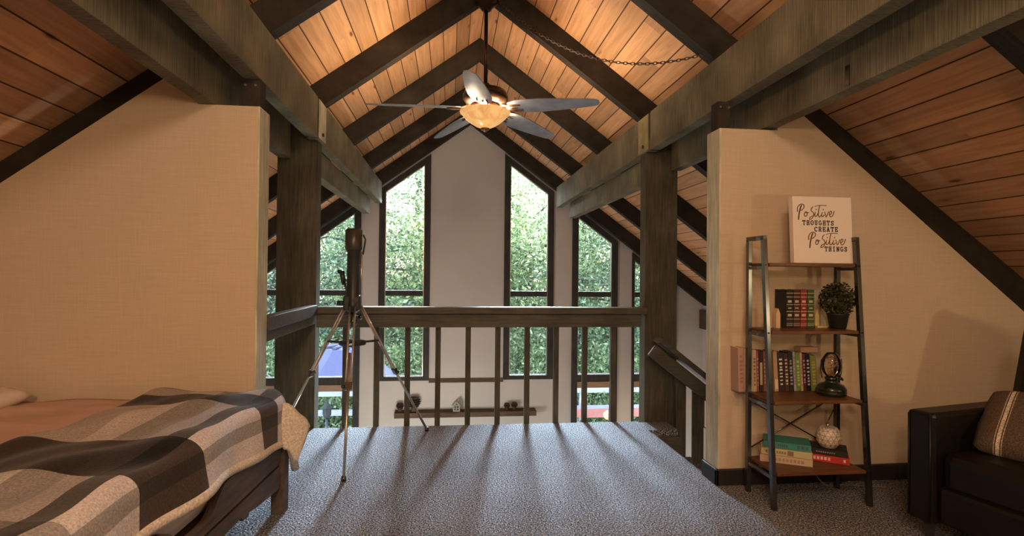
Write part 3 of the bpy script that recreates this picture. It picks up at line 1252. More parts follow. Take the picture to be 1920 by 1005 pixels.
tube(b, [Vector((1.60, 2.79, .49)) - rl, Vector((2.112, 2.79, .21)) - rl], .004, 8)
tube(b, [Vector((1.60, 2.797, .21)) - rl, Vector((2.112, 2.797, .49)) - rl], .004, 8)
obj('cross_brace', b, m_black, r)
b = nb()
box(b, (1.61 - 1.855, 2.775 - 2.66, .135), (2.10 - 1.855, 2.79 - 2.66, .163))
obj('rear_rail', b, m_black, r)

# ---- lettering strokes ------------------------------------------------------
def stroke(bm, pts, wd, y, th=.0016):
    """flat ribbon in the x-z plane following pts."""
    for (x0, z0), (x1, z1) in zip(pts[:-1], pts[1:]):
        L = math.hypot(x1 - x0, z1 - z0)
        if L < 1e-6:
            continue
        ux, uz = (x1 - x0) / L, (z1 - z0) / L
        ex = wd * .3
        px, pz = -uz * wd / 2, ux * wd / 2
        a0, c0 = x0 - ux * ex, z0 - uz * ex
        a1, c1 = x1 + ux * ex, z1 + uz * ex
        prism(bm, [(a0 + px, c0 + pz), (a0 - px, c0 - pz), (a1 - px, c1 - pz), (a1 + px, c1 + pz)], 'Y', y - th, y)


def arc(cx, cz, rx, rz, a0, a1, n=10):
    return [(cx + rx * math.cos(math.radians(a0 + (a1 - a0) * i / n)), cz + rz * math.sin(math.radians(a0 + (a1 - a0) * i / n))) for i in range(n + 1)]


SERIF = .13
GLY = {  # unit box 0..0.8 x 0..1, slab-serif capitals
    'T': [[(.4, 0), (.4, 1)], [(0, 1), (.8, 1)], [(0, 1), (0, .75)], [(.8, 1), (.8, .75)], [(.25, 0), (.55, 0)]],
    'H': [[(.14, 0), (.14, 1)], [(.66, 0), (.66, 1)], [(.14, .5), (.66, .5)], [(0, 0), (.28, 0)], [(0, 1), (.28, 1)], [(.52, 0), (.8, 0)], [(.52, 1), (.8, 1)]],
    'O': [arc(.4, .5, .36, .5, 0, 360, 18)],
    'U': [[(.14, 1), (.14, .32)], arc(.4, .32, .26, .32, 180, 360, 10), [(.66, .32), (.66, 1)], [(0, 1), (.28, 1)], [(.52, 1), (.8, 1)]],
    'G': [arc(.4, .5, .36, .5, 45, 330, 16), [(.72, .25), (.72, .46)], [(.48, .46), (.8, .46)]],
    'S': [arc(.4, .74, .28, .26, 20, 270, 12), arc(.4, .25, .30, .25, 90, -160, 12), [(.68, .72), (.68, .98)], [(.1, .28), (.1, .02)]],
    'C': [arc(.42, .5, .38, .5, 40, 320, 16), [(.74, .72), (.74, .98)]],
    'R': [[(.14, 0), (.14, 1)], [(0, 1), (.45, 1)], arc(.45, .75, .25, .25, 90, -90, 10), [(.45, .5), (.14, .5)], [(.42, .5), (.7, 0)], [(0, 0), (.28, 0)], [(.6, 0), (.82, 0)]],
    'E': [[(.14, 0), (.14, 1)], [(0, 1), (.74, 1)], [(0, 0), (.76, 0)], [(.14, .5), (.5, .5)], [(.74, 1), (.74, .75)], [(.76, 0), (.76, .27)], [(.5, .4), (.5, .6)]],
    'A': [[(.1, 0), (.4, 1)], [(.4, 1), (.7, 0)], [(.2, .34), (.6, .34)], [(-.03, 0), (.25, 0)], [(.55, 0), (.83, 0)], [(.28, 1), (.42, 1)]],
    'I': [[(.4, 0), (.4, 1)], [(.15, 0), (.65, 0)], [(.15, 1), (.65, 1)]],
    'N': [[(.14, 0), (.14, 1)], [(.14, 1), (.66, 0)], [(.66, 0), (.66, 1)], [(0, 0), (.28, 0)], [(0, 1), (.2, 1)], [(.52, 1), (.8, 1)]],
}


def word(bm, s, x, z, h, adv, y, wd):
    for ch in s:
        for st in GLY[ch]:
            stroke(bm, [(x + px * h * .82, z + pz * h) for px, pz in st], wd, y)
        x += adv


def smooth_pts(p, n=6):
    out = []
    for i in range(len(p) - 1):
        p0 = p[max(i - 1, 0)]; p1 = p[i]; p2 = p[i + 1]; p3 = p[min(i + 2, len(p) - 1)]
        for k in range(n):
            t = k / n
            out.append(tuple(.5 * (2 * b1 + (c1 - a1) * t + (2 * a1 - 5 * b1 + 4 * c1 - d1) * t * t + (3 * b1 - a1 - 3 * c1 + d1) * t ** 3) for a1, b1, c1, d1 in zip(p0, p1, p2, p3)))
    out.append(p[-1])
    return out


POS = [  # brush script "Positive" in a 0..3.6 wide, -.45..1.2 tall box
    ([(.10, -.25), (.16, .2), (.30, .75), (.42, 1.02)], 1.7),
    ([(.02, .45), (.05, .85), (.34, 1.12), (.62, 1.08), (.66, .85), (.46, .62), (.22, .55)], 1.0),
    ([(.74, .42), (.66, .18), (.76, .04), (.90, .12), (.96, .36), (.84, .46), (.74, .40), (.92, .34), (1.10, .40)], .9),
    ([(1.52, .92), (1.38, .78), (1.34, .56), (1.52, .40), (1.56, .12), (1.36, -.16), (1.16, -.22), (1.24, -.02), (1.50, .12), (1.72, .30)], .9),
    ([(1.72, .44), (1.68, .16), (1.76, .04), (1.90, .16), (2.02, .42)], .9),
    ([(1.80, .66), (1.83, .70)], 1.1),
    ([(2.16, 1.02), (2.06, .60), (2.02, .16), (2.12, .02), (2.30, .20)], 1.0),
    ([(1.72, .96), (2.1, 1.06), (2.5, 1.07), (2.84, 1.06)], .8),
    ([(2.40, .44), (2.34, .14), (2.44, .04), (2.58, .20)], .9),
    ([(2.50, .66), (2.53, .70)], 1.1),
    ([(2.64, .48), (2.72, .10), (2.80, .06), (2.94, .34), (3.0, .50)], .9),
    ([(3.06, .24), (3.26, .32), (3.30, .52), (3.16, .54), (3.08, .26), (3.18, .06), (3.36, .10), (3.52, .42), (3.56, .56)], .9),
]


def script(bm, x, z, s, y, wd):
    for p, wgt in POS:
        stroke(bm, [(x + a * s, z + c2 * s) for a, c2 in smooth_pts(p)], wd * wgt, y)


# the canvas sign leaning on the wall, standing on the top board
tilt = math.radians(3)
sg = thing('canvas_sign', 'square cream canvas sign with brown lettering leaning on the top board', 'sign', (1.941, 2.662, SZ[3] + .001))
sg.rotation_euler = (-tilt, 0, 0)
SW, SH = .333, .352
b = nb()
box(b, (-SW / 2, -.018, 0), (SW / 2, .018, SH), .003)
obj('canvas', b, m_canvas, sg)
yv = -.0182
# pixel layout measured on the sign: 110 px wide by 120 px high
px = SW / 111.0


def sx_(p):
    return (p - 1482 - 55.5) * px


def sz_(p):
    return (477 - p) * px


for X_, Z_ in ((1490, 396), (1509.5, 445)):
    b = nb()
    script(b, sx_(X_), sz_(Z_), 19.5 * px, yv, .0042)
    obj('script_lettering', b, m_script, sg)
for wd_, X_, Z_, ad_ in (('THOUGHTS', 1499.5, 410, 7.6), ('CREATE', 1521.5, 421, 7.7), ('THINGS', 1539.5, 455.5, 7.4)):
    b = nb()
    word(b, wd_, sx_(X_), sz_(Z_), 7.4 * px, ad_ * px, yv, .0037)
    obj('lettering', b, m_ink, sg)


# ---- books -------------------------------------------------------------------
bookmats = {}


def bcol(c):
    if c not in bookmats:
        bookmats[c] = plain('book_cloth', c, .6)
    return bookmats[c]


def book(x, y, z, th, h, d, col, label, group, lean=0.0, marks=None, mcol=(.6, .5, .3)):
    """upright book, spine to the viewer at y; x its left side."""
    t = thing('book', label, 'book', (x + th / 2, y, z), 0, group)
    t.rotation_euler = (0, lean, 0)
    b = nb()
    c = .0022
    box(b, (-th / 2, 0, 0), (th / 2, .005, h), .0015)
    box(b, (-th / 2, .002, 0), (-th / 2 + c, d, h))
    box(b, (th / 2 - c, .002, 0), (th / 2, d, h))
    for z0, z1, wf in marks or ():
        box(b, (-th / 2 * wf, -.0012, z0 * h), (th / 2 * wf, .0005, z1 * h), mi=1)
    obj('cover', b, [bcol(col), bcol(mcol)], t)
    b = nb()
    box(b, (-th / 2 + c, .005, .003), (th / 2 - c, d - .004, h - .004))
    obj('pages', b, m_pages, t)
    return t


bands = [(.06, .075, .98), (.11, .12, .98), (.22, .235, .98), (.30, .36, .6), (.42, .435, .98), (.50, .53, .5), (.60, .615, .98), (.66, .72, .55), (.80, .815, .98), (.90, .915, .98)]
gl = (.55, .42, .24)
x = 1.803
for th, col, lab in ((.031, (.010, .011, .008), 'black leather bound book with gilt bands, first of the four'), (.031, (.055, .013, .012), 'dark maroon leather bound book with gilt bands between the black and red ones'),
                     (.031, (.22, .018, .020), 'bright red leather bound book with gilt bands'), (.033, (.035, .085, .022), 'green leather bound book with gilt bands beside the little yellow house')):
    book(x, 2.752, SZ[2] + .0005, th + .006, .205, .105, col, lab, 'leather bound books on the second board', marks=bands, mcol=gl)
    x += th + .0095

# row on the third board
row = [  # width, height, colour, lean, label, mark colour
    (.028, .195, (.42, .26, .20), 'dusty pink tall book sticking out past the shelf leg at the row\'s left end', (.3, .15, .12)),
    (.022, .190, (.50, .34, .26), 'pale pink book between the two left shelf legs', (.25, .12, .10)),
    (.015, .186, (.62, .48, .32), 'thin cream book beside the pale pink one', (.3, .2, .12)),
    (.019, .186, (.48, .36, .22), 'straw coloured book with faint dark marks', (.2, .12, .08)),
    (.009, .185, (.30, .08, .09), 'very thin wine red book beside the straw coloured one', (.5, .4, .3)),
    (.020, .182, (.035, .020, .016), 'dark brown book with a long cream spine panel', (.55, .50, .34)),
    (.015, .184, (.30, .09, .055), 'rust red book half behind the front shelf leg', (.5, .35, .2)),
    (.024, .184, (.05, .03, .025), 'dark book hidden behind the front shelf leg', (.4, .3, .2)),
    (.019, .186, (.44, .28, .17), 'tan book with a cream foot just right of the front shelf leg', (.7, .6, .45)),
    (.029, .178, (.030, .016, .014), 'thick dark brown book with white spine lettering', (.72, .66, .58)),
    (.021, .176, (.060, .018, .022), 'dark burgundy book with pale spine lettering', (.62, .5, .45)),
    (.021, .184, (.014, .012, .018), 'black book with small grey spine lettering, left of the lavender one', (.35, .33, .33)),
    (.011, .187, (.38, .32, .38), 'slim lavender grey book left of the green one', (.2, .18, .2)),
    (.021, .184, (.13, .25, .045), 'leaf green book in the middle of the row', (.45, .5, .15)),
    (.010, .183, (.55, .33, .25), 'slim salmon pink book right of the green one', (.3, .15, .1)),
    (.014, .178, (.10, .022, .035), 'slim plum red book right of the salmon one', (.5, .4, .35)),
    (.021, .178, (.012, .014, .020), 'black book with white dotted spine lettering near the lantern', (.6, .6, .58)),
    (.030, .170, (.22, .23, .065), 'olive yellow book partly behind the lantern', (.40, .42, .15)),
]
x = 1.553
for i, (th, h, col, lab, mc) in enumerate(row):
    rr_ = random.Random(i)
    mk = []
    if i == 5:
        mk = [(.17, .72, .55)]
    elif i == 8:
        mk = [(.06, .30, .8)]
    else:
        z = .12 + .1 * rr_.random()
        while z < .82:
            dzz = .03 + .03 * rr_.random()
            mk.append((z, z + dzz, .35 + .2 * rr_.random()))
            z += dzz + .02 + .05 * rr_.random()
    lean = -.06 if i > 7 else -.02
    th *= 1.2
    h += .043 - .0012 * i
    book(x + .014 * (i > 7), 2.790, SZ[1] + .0006, th, h, .078, col, lab, 'books on the third board', lean=lean, marks=mk, mcol=mc)
    x += th + .0016


def flat_book(cx, cy, z, L, W_, th, col, rz, label, group, spine=None):
    t = thing('book', label, 'book', (cx, cy, z), rz, group)
    c = .003
    b = nb()
    box(b, (-L / 2, -W_ / 2, 0), (L / 2, W_ / 2, c), .001)
    box(b, (-L / 2, -W_ / 2, th - c), (L / 2, W_ / 2, th), .001)
    box(b, (-L / 2, -W_ / 2, 0), (L / 2, -W_ / 2 + .004, th), .0012)
    for x0, x1, z0, z1 in spine[0]:
        box(b, (x0 * L, -W_ / 2 - .001, z0 * th), (x1 * L, -W_ / 2 + .001, z1 * th), mi=1)
    obj('cover', b, [bcol(col), bcol(spine[1])], t)
    b = nb()
    box(b, (-L / 2 + .004, -W_ / 2 + .004, c), (L / 2 - .004, W_ / 2 - .004, th - c))
    obj('pages', b, m_pages, t)
    return t


z = SZ[0] + .0005
G3 = 'books lying on the lowest board'
cx, cy = 1.777, 2.722
dash = lambda x0, x1, n, z0=.3, z1=.7: [(x0 + (x1 - x0) * (i + .15) / n, x0 + (x1 - x0) * (i + .8) / n, z0, z1) for i in range(n)]
flat_book(cx, cy, z, .245, .15, .038, (.52, .41, .28), -.50, 'cream book at the bottom of the left stack on the lowest board', G3, (dash(-.30, .35, 9), (.34, .25, .17)))
flat_book(cx + .004, cy + .002, z + .0385, .238, .15, .034, (.50, .46, .26), -.51, 'pale yellow green book in the middle of the left stack', G3, (dash(-.2, .0, 4) + [(.02, .14, .15, .85)] + dash(-.42, -.36, 1), (.22, .15, .09)))
flat_book(cx + .010, cy + .004, z + .073, .222, .145, .033, (.045, .24, .19), -.53, 'teal book on top of the left stack', G3, (dash(-.2, .02, 5) + dash(.2, .46, 3, .3, .8), (.05, .10, .14)))
cx, cy = 2.022, 2.716
flat_book(cx, cy, z, .185, .14, .036, (.52, .035, .022), -.60, 'red book with white lettering under the black book', G3, (dash(-.40, .05, 5, .3, .75) + dash(.34, .42, 1, .3, .7), (.75, .62, .55)))
flat_book(cx - .004, cy + .003, z + .0365, .18, .14, .030, (.014, .012, .011), -.62, 'black book under the white faceted vase', G3, (dash(-.3, .2, 9, .4, .62), (.35, .3, .26)))

# white faceted vase on the black book
VZ = SZ[0] + .068
t = thing('vase', 'small white diamond patterned vase standing on the black book', 'vase', (2.018, 2.71, VZ))
prof = [(.036, 0), (.052, .02), (.060, .045), (.060, .068), (.052, .09), (.042, .103)]
b = nb()
seg = 14
rings = []
for i, (rr_, zz) in enumerate(prof):
    rings.append([b.verts.new((rr_ * math.cos(2 * PI * (k + .5 * (i % 2)) / seg), rr_ * math.sin(2 * PI * (k + .5 * (i % 2)) / seg), zz)) for k in range(seg)])
edges = []
for i in range(len(prof) - 1):
    for k in range(seg):
        k2 = (k + 1) % seg
        if i % 2 == 0:
            b.faces.new((rings[i][k], rings[i][k2], rings[i + 1][k])); b.faces.new((rings[i][k2], rings[i + 1][k2], rings[i + 1][k]))
            edges += [(rings[i][k].co.copy(), rings[i + 1][k].co.copy()), (rings[i][k2].co.copy(), rings[i + 1][k].co.copy())]
        else:
            b.faces.new((rings[i][k], rings[i + 1][k2], rings[i + 1][k])); b.faces.new((rings[i][k], rings[i][k2], rings[i + 1][k2]))
            edges += [(rings[i][k].co.copy(), rings[i + 1][k].co.copy()), (rings[i][k].co.copy(), rings[i + 1][k2].co.copy())]
    if i:
        for k in range(seg):
            edges.append((rings[i][k].co.copy(), rings[i][(k + 1) % seg].co.copy()))
b.faces.new(rings[0])
b.faces.new(rings[-1])
obj('body', b, m_white, t)
b = nb()
for a, c2 in edges:
    tube(b, [a, c2], .0013, 4, cap=False)
obj('gilt_pattern', b, m_gold, t)
b = nb()
tube(b, [(-.005, 0, .10), (-.005, 0, .125)], .009, 10)
tube(b, [(-.005, 0, .125), (-.004, .0, .16), (-.006, .01, .19)], .003, 6)
obj('cap', b, m_silver, t)

# oil lantern on the third board
t = thing('lantern', 'dark green lantern with a clear glass globe of fine wire lights', 'lantern', (2.018, 2.69, SZ[1] + .001))
b = nb()
lathe(b, [(0, 0), (.062, 0), (.072, .006), (.074, .018), (.071, .024), (.074, .030), (.071, .038), (.060, .055), (.030, .068), (.028, .078), (.032, .082), (.032, .094), (.022, .098), (0, .098)], 32)
tube(b, [(.03, 0, .075), (.055, -.005, .082)], .004, 8)
tube(b, [(.055, -.005, .082), (.060, -.006, .084)], .010, 10)
obj('base', b, m_lantern, t)
b = nb()
lathe(b, [(.022, .096), (.036, .11), (.048, .135), (.050, .16), (.043, .192), (.030, .215), (.020, .224), (0, .226), ], 28)
obj('glass_globe', b, m_clear, t)
b = nb()
for k in range(5):
    pts = [(.026 * math.sin(2.1 * s + k) * math.cos(k * 1.3), .026 * math.cos(1.7 * s + 2 * k), .10 + .105 * s / 9) for s in range(10)]
    tube(b, pts, .0012, 5)
obj('wire_lights', b, plain('fine_copper_wire', (.8, .5, .25), .2, metal=1), t)
b = nb()
tube(b, [(.052, 0, .09), (.062, 0, .14), (.058, 0, .19)], .0022, 6)
obj('side_wire', b, m_bronze, t)
b = nb()
tube(b, [(-.052, 0, .09), (-.062, 0, .14), (-.058, 0, .19)], .0022, 6)
obj('side_wire', b, m_bronze, t)
# little wooden box on the book row
b = nb()
box(b, (1.92, 2.80, SZ[1] + .209), (2.02, 2.86, SZ[1] + .239), .003)
tag(based('wooden_box', b, m_pinkwood), 'small reddish wooden box lying on the books behind the lantern', 'box')
# cord from the shelf
b = nb()
cp = [(2.03, 2.69, SZ[1] + .004), (2.07, 2.66, SZ[1] + .01), (2.115, 2.70, SZ[1] + .003), (2.145, 2.80, .46), (2.125, 2.835, .38), (2.085, 2.835, .28), (2.10, 2.835, .19), (2.10, 2.84, .06), (2.18, 2.82, .006)]
tube(b, [Vector(p) for p in smooth_pts(cp, 5)], .0028, 6)
tag(based('power_cord', b, m_black), 'thin black cord dropping from the third board down behind the shelf leg', 'cord')
b = nb()
cp = [(2.02, 2.835, .13), (2.03, 2.82, .05), (2.07, 2.79, .006), (2.16, 2.80, .006), (2.28, 2.77, .006), (2.38, 2.74, .006)]
tube(b, [Vector(p) for p in smooth_pts(cp, 5)], .003, 6)
tag(based('floor_cable', b, m_cable), 'grey cable curling along the carpet towards the armchair', 'cord')

# potted boxwood ball
t = thing('potted_plant', 'round boxwood plant in a small black pot on the second board', 'plant', (2.058, 2.695, SZ[2] + .001))
b = nb()
lathe(b, [(0, 0), (.036, 0), (.040, .004), (.052, .072), (.055, .076), (.055, .082), (.047, .082), (.044, .07), (0, .07)], 28)
obj('pot', b, m_pot, t)
b = nb()
rg = random.Random(3)
for k in range(1000):
    d = Vector((rg.gauss(0, 1), rg.gauss(0, 1), rg.gauss(0, 1))).normalized()
    rad = .091 * (rg.random() ** .25) * (.93 + .1 * rg.random())
    p = Vector((0, 0, .158)) + d * rad * Vector((1, 1, .93)).length / 1.69
    if p.z < .084:
        continue
    n = (d + Vector((rg.gauss(0, .6), rg.gauss(0, .6), rg.gauss(0, .6)))).normalized()
    s = n.orthogonal().normalized()
    s.rotate(Quaternion(n, rg.random() * 6.28))
    tt = n.cross(s)
    L = .0085 + .004 * rg.random()
    vs = [b.verts.new(p - s * L), b.verts.new(p + tt * L * .55), b.verts.new(p + s * L + n * .002), b.verts.new(p - tt * L * .55)]
    b.faces.new(vs)
obj('foliage', b, m_green1, t, recalc=False)
b = nb()
for k in range(12):
    a = k * 2.4
    tube(b, [(0, 0, .07), (.02 * math.cos(a), .02 * math.sin(a), .11), (.05 * math.cos(a), .05 * math.sin(a), .15 + .02 * math.sin(3 * a))], .0018, 5)
obj('stem', b, m_bark, t)


# little house blocks
def house(x, y, z, w_, d, h, m, label, base=False):
    b = nb()
    prism(b, [(x - w_ / 2, z), (x + w_ / 2, z), (x + w_ / 2, z + h * .72), (x, z + h), (x - w_ / 2, z + h * .72)], 'Y', y, y + d)
    if base:
        box(b, (x - w_ / 2, y - .02, z), (x + w_ / 2 + .035, y + d, z + .010))
    return tag(based('house_block', b, m), label, 'ornament', 'little wooden houses on the second board')


house(1.70, 2.74, SZ[2] + .0005, .024, .04, .07, m_pinkwood, 'reddish wooden house block behind the front shelf leg')
house(1.745, 2.735, SZ[2] + .0005, .024, .04, .105, m_cream, 'taller cream wooden house block left of the leather books')
house(1.990, 2.765, SZ[2] + .0005, .022, .04, .095, plain('yellow_wood', (.62, .50, .20), .7), 'little yellow wooden house right of the green book', True)

# ------------------------------------------------------------------ armchair
AA = math.atan2(-.217, -.976)          # the way it faces
ch = thing('armchair', 'black leather armchair at the right edge, facing left', 'armchair', (2.05, 2.245, 0))
ch.rotation_euler = (0, 0, math.atan2(.217, .976))
# local: x to the back, y away from the viewer (far arm at y<=0), seat towards -y
AW, SWD, DEP = .115, .52, .78


def cushion(lo, hi, bev):
    b = nb()
    box(b, lo, hi, bev)
    return b


for y0 in (-AW, -AW * 2 - SWD):
    o = obj('arm', cushion((0, y0, .085), (DEP, y0 + AW, .565), .018), m_leather, ch, smooth=False)
    b = nb()
    for yy in (y0 + .012, y0 + AW - .012):
        tube(b, [(-.003, yy, .10), (-.003, yy, .55)], .004, 6)
    obj('piping', b, m_leather, o)
obj('seat_cushion', cushion((.035, -AW - SWD, .22), (DEP - .1, -AW, .405), .045), m_leather, ch)
obj('footrest_panel', cushion((.02, -AW - SWD, .095), (.08, -AW, .255), .02), m_leather, ch)
b = cushion((-.06, -AW * 1.9 - SWD, 0), (.16, -AW * .12, .66), .05)
bmesh.ops.transform(b, matrix=Matrix.Translation((DEP - .115, 0, .36)) @ Matrix.Rotation(math.radians(16), 4, 'Y'), verts=b.verts)
obj('backrest', b, m_leather, ch)
obj('frame', cushion((.07, -AW - SWD, .09), (DEP - .02, -AW, .22), .01), m_leather, ch)
for x in (.07, DEP - .07):
    for y in (-.05, -AW * 2 - SWD + .05):
        b = nb()
        lathe(b, [(0, 0), (.022, 0), (.034, .088), (0, .088)], 4, c=(x, y, 0), smooth=False)
        obj('leg', b, m_black, ch)
# striped cushion on the seat
o = obj('throw_pillow', pillow_mesh(.40, .44, .13), m_stripe)
o.location = (2.49, 2.02, .515)
o.rotation_euler = (math.radians(2), math.radians(-32), math.atan2(.217, .976) + .3)
tag(o, 'dark brown throw pillow with cream stripes leaning in the armchair', 'pillow')

# ------------------------------------------------------------------ far wall ledge and its ornaments
LY = YW - .2
b = nb()
box(b, (-.775, LY, -.935), (1.29, YW - .001, -.862), .004)
tag(based('wall_ledge', b, m_ledge), 'long dark wooden ledge on the far wall below the windows', 'shelf')
LZ = -.861


def cone(x, y, s, label):
    b = nb()
    n = 7
    for i in range(n):
        t_ = i / (n - 1)
        rr_ = s * .5 * (math.sin(PI * min(1, .25 + .75 * (1 - t_))) * .9 + .1)
        for k in range(9):
            a = 2 * PI * (k + .5 * (i % 2)) / 9
            d = Vector((math.cos(a), math.sin(a), 0))
            p = Vector((x, y, LZ + s * (.06 + .9 * t_)))
            sd_ = Vector((-d.y, d.x, 0)) * s * .13
            v = [b.verts.new(p + d * rr_ * .3 + sd_), b.verts.new(p + d * rr_ * .3 - sd_), b.verts.new(p + d * rr_ - sd_ + Vector((0, 0, s * .05))), b.verts.new(p + d * rr_ + sd_ + Vector((0, 0, s * .05))), b.verts.new(p + d * rr_ * .6 - Vector((0, 0, s * .06)))]
            b.faces.new((v[0], v[1], v[2], v[3])); b.faces.new((v[1], v[0], v[4])); b.faces.new((v[2], v[1], v[4])); b.faces.new((v[3], v[2], v[4])); b.faces.new((v[0], v[3], v[4]))
    lathe(b, [(0, 0), (s * .2, s * .02), (s * .24, s * .4), (0, s)], 10, c=(x, y, LZ))
    return tag(based('pine_cone', b, m_cone), label, 'pine cone', 'pine cones on the wall ledge')


cone(-.70, LY + .1, .12, 'small pine cone at the left end of the far ledge')
cone(-.50, LY + .09, .20, 'largest pine cone on the far ledge, standing beside the small one')
cone(.86, LY + .09, .10, 'left one of two small pine cones near the ledge\'s right end')
cone(.97, LY + .1, .105, 'right one of two small pine cones near the ledge\'s right end')
t = thing('house_lantern', 'little grey green house lantern in the middle of the far ledge', 'lantern', (.115, LY + .07, LZ))
b = nb()
prism(b, [(-.05, 0), (.05, 0), (.05, .095), (0, .145), (-.05, .095)], 'Y', -.04, .04)
obj('body', b, m_tin, t)
b = nb()
for s in (-1, 1):
    bar(b, (s * .06, 0, .086), (0, 0, .148), .09, .008, up=(0, 0, 1))
box(b, (.012, -.01, .12), (.034, .012, .17))
obj('roof', b, m_tin, t)
b = nb()
for xx in (-.034, .004):
    for zz in (.02, .055):
        box(b, (xx, -.0425, zz), (xx + .028, -.04, zz + .028))
box(b, (-.012, -.0425, .095), (.012, -.04, .118))
obj('window', b, m_black, t)

# framed picture on the right wall of the lower room
t = thing('picture_frame', 'black framed line drawing on the wall below the stairs', 'picture', (XE - .015, 7.75, -1.2))
b = nb()
for lo, hi in (((0, -.34, 0), (.014, -.32, .55)), ((0, .32, 0), (.014, .34, .55)), ((0, -.34, 0), (.014, .34, .02)), ((0, -.34, .53), (.014, .34, .55))):
    box(b, lo, hi)
obj('frame', b, m_black, t)
b = nb()
box(b, (.006, -.32, .02), (.012, .32, .53))
pp = obj('print', b, plain('print_paper', (.75, .72, .68), .8), t)
b = nb()
rg = random.Random(5)
for k in range(9):
    yy, zz = .24 - .11 * (k % 3), .12 + .14 * (k // 3)
    pts = [(.004, yy + .02 * math.cos(a * .9 + k), zz + .03 * math.sin(a * 1.1) + .006 * a) for a in range(7)]
    tube(b, pts, .006, 5)
obj('drawing', b, m_ink, t)

# ------------------------------------------------------------------ outside
b = nb()
gx = [(-40, -3.4), (40, -3.4)]
prism(b, [(8.4, -2.75), (13, -3.1), (60, -1.0), (60, -4), (8.4, -4)], 'X', -45, 45)
struct(based('ground', b, m_ground), 'sloping forest ground outside the windows', 'ground')
b = nb()
box(b, (-8, 8.35, -2.62), (8, 12.05, -2.5))
struct(based('floor_deck', b, m_deck), 'grey boards of the deck outside the windows', 'floor')
r = thing('deck_railing', 'grey painted deck railing outside the windows', 'railing', (0, 12, -2.5))
b = nb()
box(b, (-8, -.07, 1.02), (8, .07, 1.14))
obj('top_rail', b, m_deck, r)
b = nb()
box(b, (-8, -.03, .60), (8, .03, .72))
obj('middle_rail', b, m_deck, r)
b = nb()
box(b, (-8, -.03, .12), (8, .03, .22))
obj('bottom_rail', b, m_deck, r)
for k in range(11):
    b = nb()
    x = -7.55 + 1.5 * k
    box(b, (x - .045, -.045, 0), (x + .045, .045, 1.02))
    obj('post', b, m_deck, r)
t = thing('deck_bench', 'long red painted bench on the deck outside the right windows', 'bench', (3.3, 11.2, -2.5))
b = nb()
box(b, (-1.2, -.25, .40), (1.2, .25, .46))
obj('seat', b, m_deckred, t)
b = nb()
box(b, (-1.2, .22, .60), (1.2, .26, .78))
obj('backrest', b, m_deckred, t)
for x in (-1.1, 1.1):
    b = nb()
    box(b, (x - .04, -.2, 0), (x + .04, .26, .40))
    box(b, (x - .04, .2, .4), (x + .04, .26, .78))
    obj('leg', b, m_deckred, t)
t = thing('post_lantern', 'small iron lantern on a thin stake outside the window by the telescope', 'lantern', (-2.42, 11.3, -2.5))
b = nb()
tube(b, [(0, 0, 0), (0, 0, .74)], .025, 8)
obj('stake', b, m_black, t)
b = nb()
lathe(b, [(0, .74), (.05, .74), (.085, .80), (.085, .92), (.12, .94), (.04, 1.02), (.02, 1.1), (0, 1.12)], 8, smooth=False)
obj('lantern_head', b, m_winwood, t)

# patio umbrella below the left windows
t = thing('patio_umbrella', 'blue grey patio umbrella outside the left windows', 'umbrella', (-1.93, 10.4, -2.5))
b = nb()
H0, H1 = 1.70, 2.26
n = 8
ra, rb2 = .98, .36
A = [b.verts.new((ra * math.cos(2 * PI * k / n + PI / 8), ra * math.sin(2 * PI * k / n + PI / 8), H0)) for k in range(n)]
A2 = [b.verts.new((ra * math.cos(2 * PI * k / n + PI / 8), ra * math.sin(2 * PI * k / n + PI / 8), H0 - .06)) for k in range(n)]
B_ = [b.verts.new((rb2 * math.cos(2 * PI * k / n + PI / 8), rb2 * math.sin(2 * PI * k / n + PI / 8), H1)) for k in range(n)]
for k in range(n):
    b.faces.new((A[k], A[(k + 1) % n], B_[(k + 1) % n], B_[k]))
    b.faces.new((A2[k], A2[(k + 1) % n], A[(k + 1) % n], A[k]))
b.faces.new(B_)
o = obj('canopy', b, m_umb, t)
sd = o.modifiers.new('t', 'SOLIDIFY'); sd.thickness = .006
b = nb()
for k in range(n):
    a = 2 * PI * k / n + PI / 8
    tube(b, [(rb2 * .98 * math.cos(a), rb2 * .98 * math.sin(a), H1 + .015), (.12 * math.cos(a + .2), .12 * math.sin(a + .2), H1 + .05)], .03, 6)
obj('vent_cap', b, plain('umbrella_vent', (.10, .11, .17), .8), t)
b = nb()
tube(b, [(0, 0, .06), (0, 0, H1 - .02)], .022, 10)
obj('pole', b, m_deck, t)
b = nb()
lathe(b, [(0, 0), (.26, 0), (.24, .06), (.04, .09), (0, .09)], 24)
obj('base', b, m_black, t)


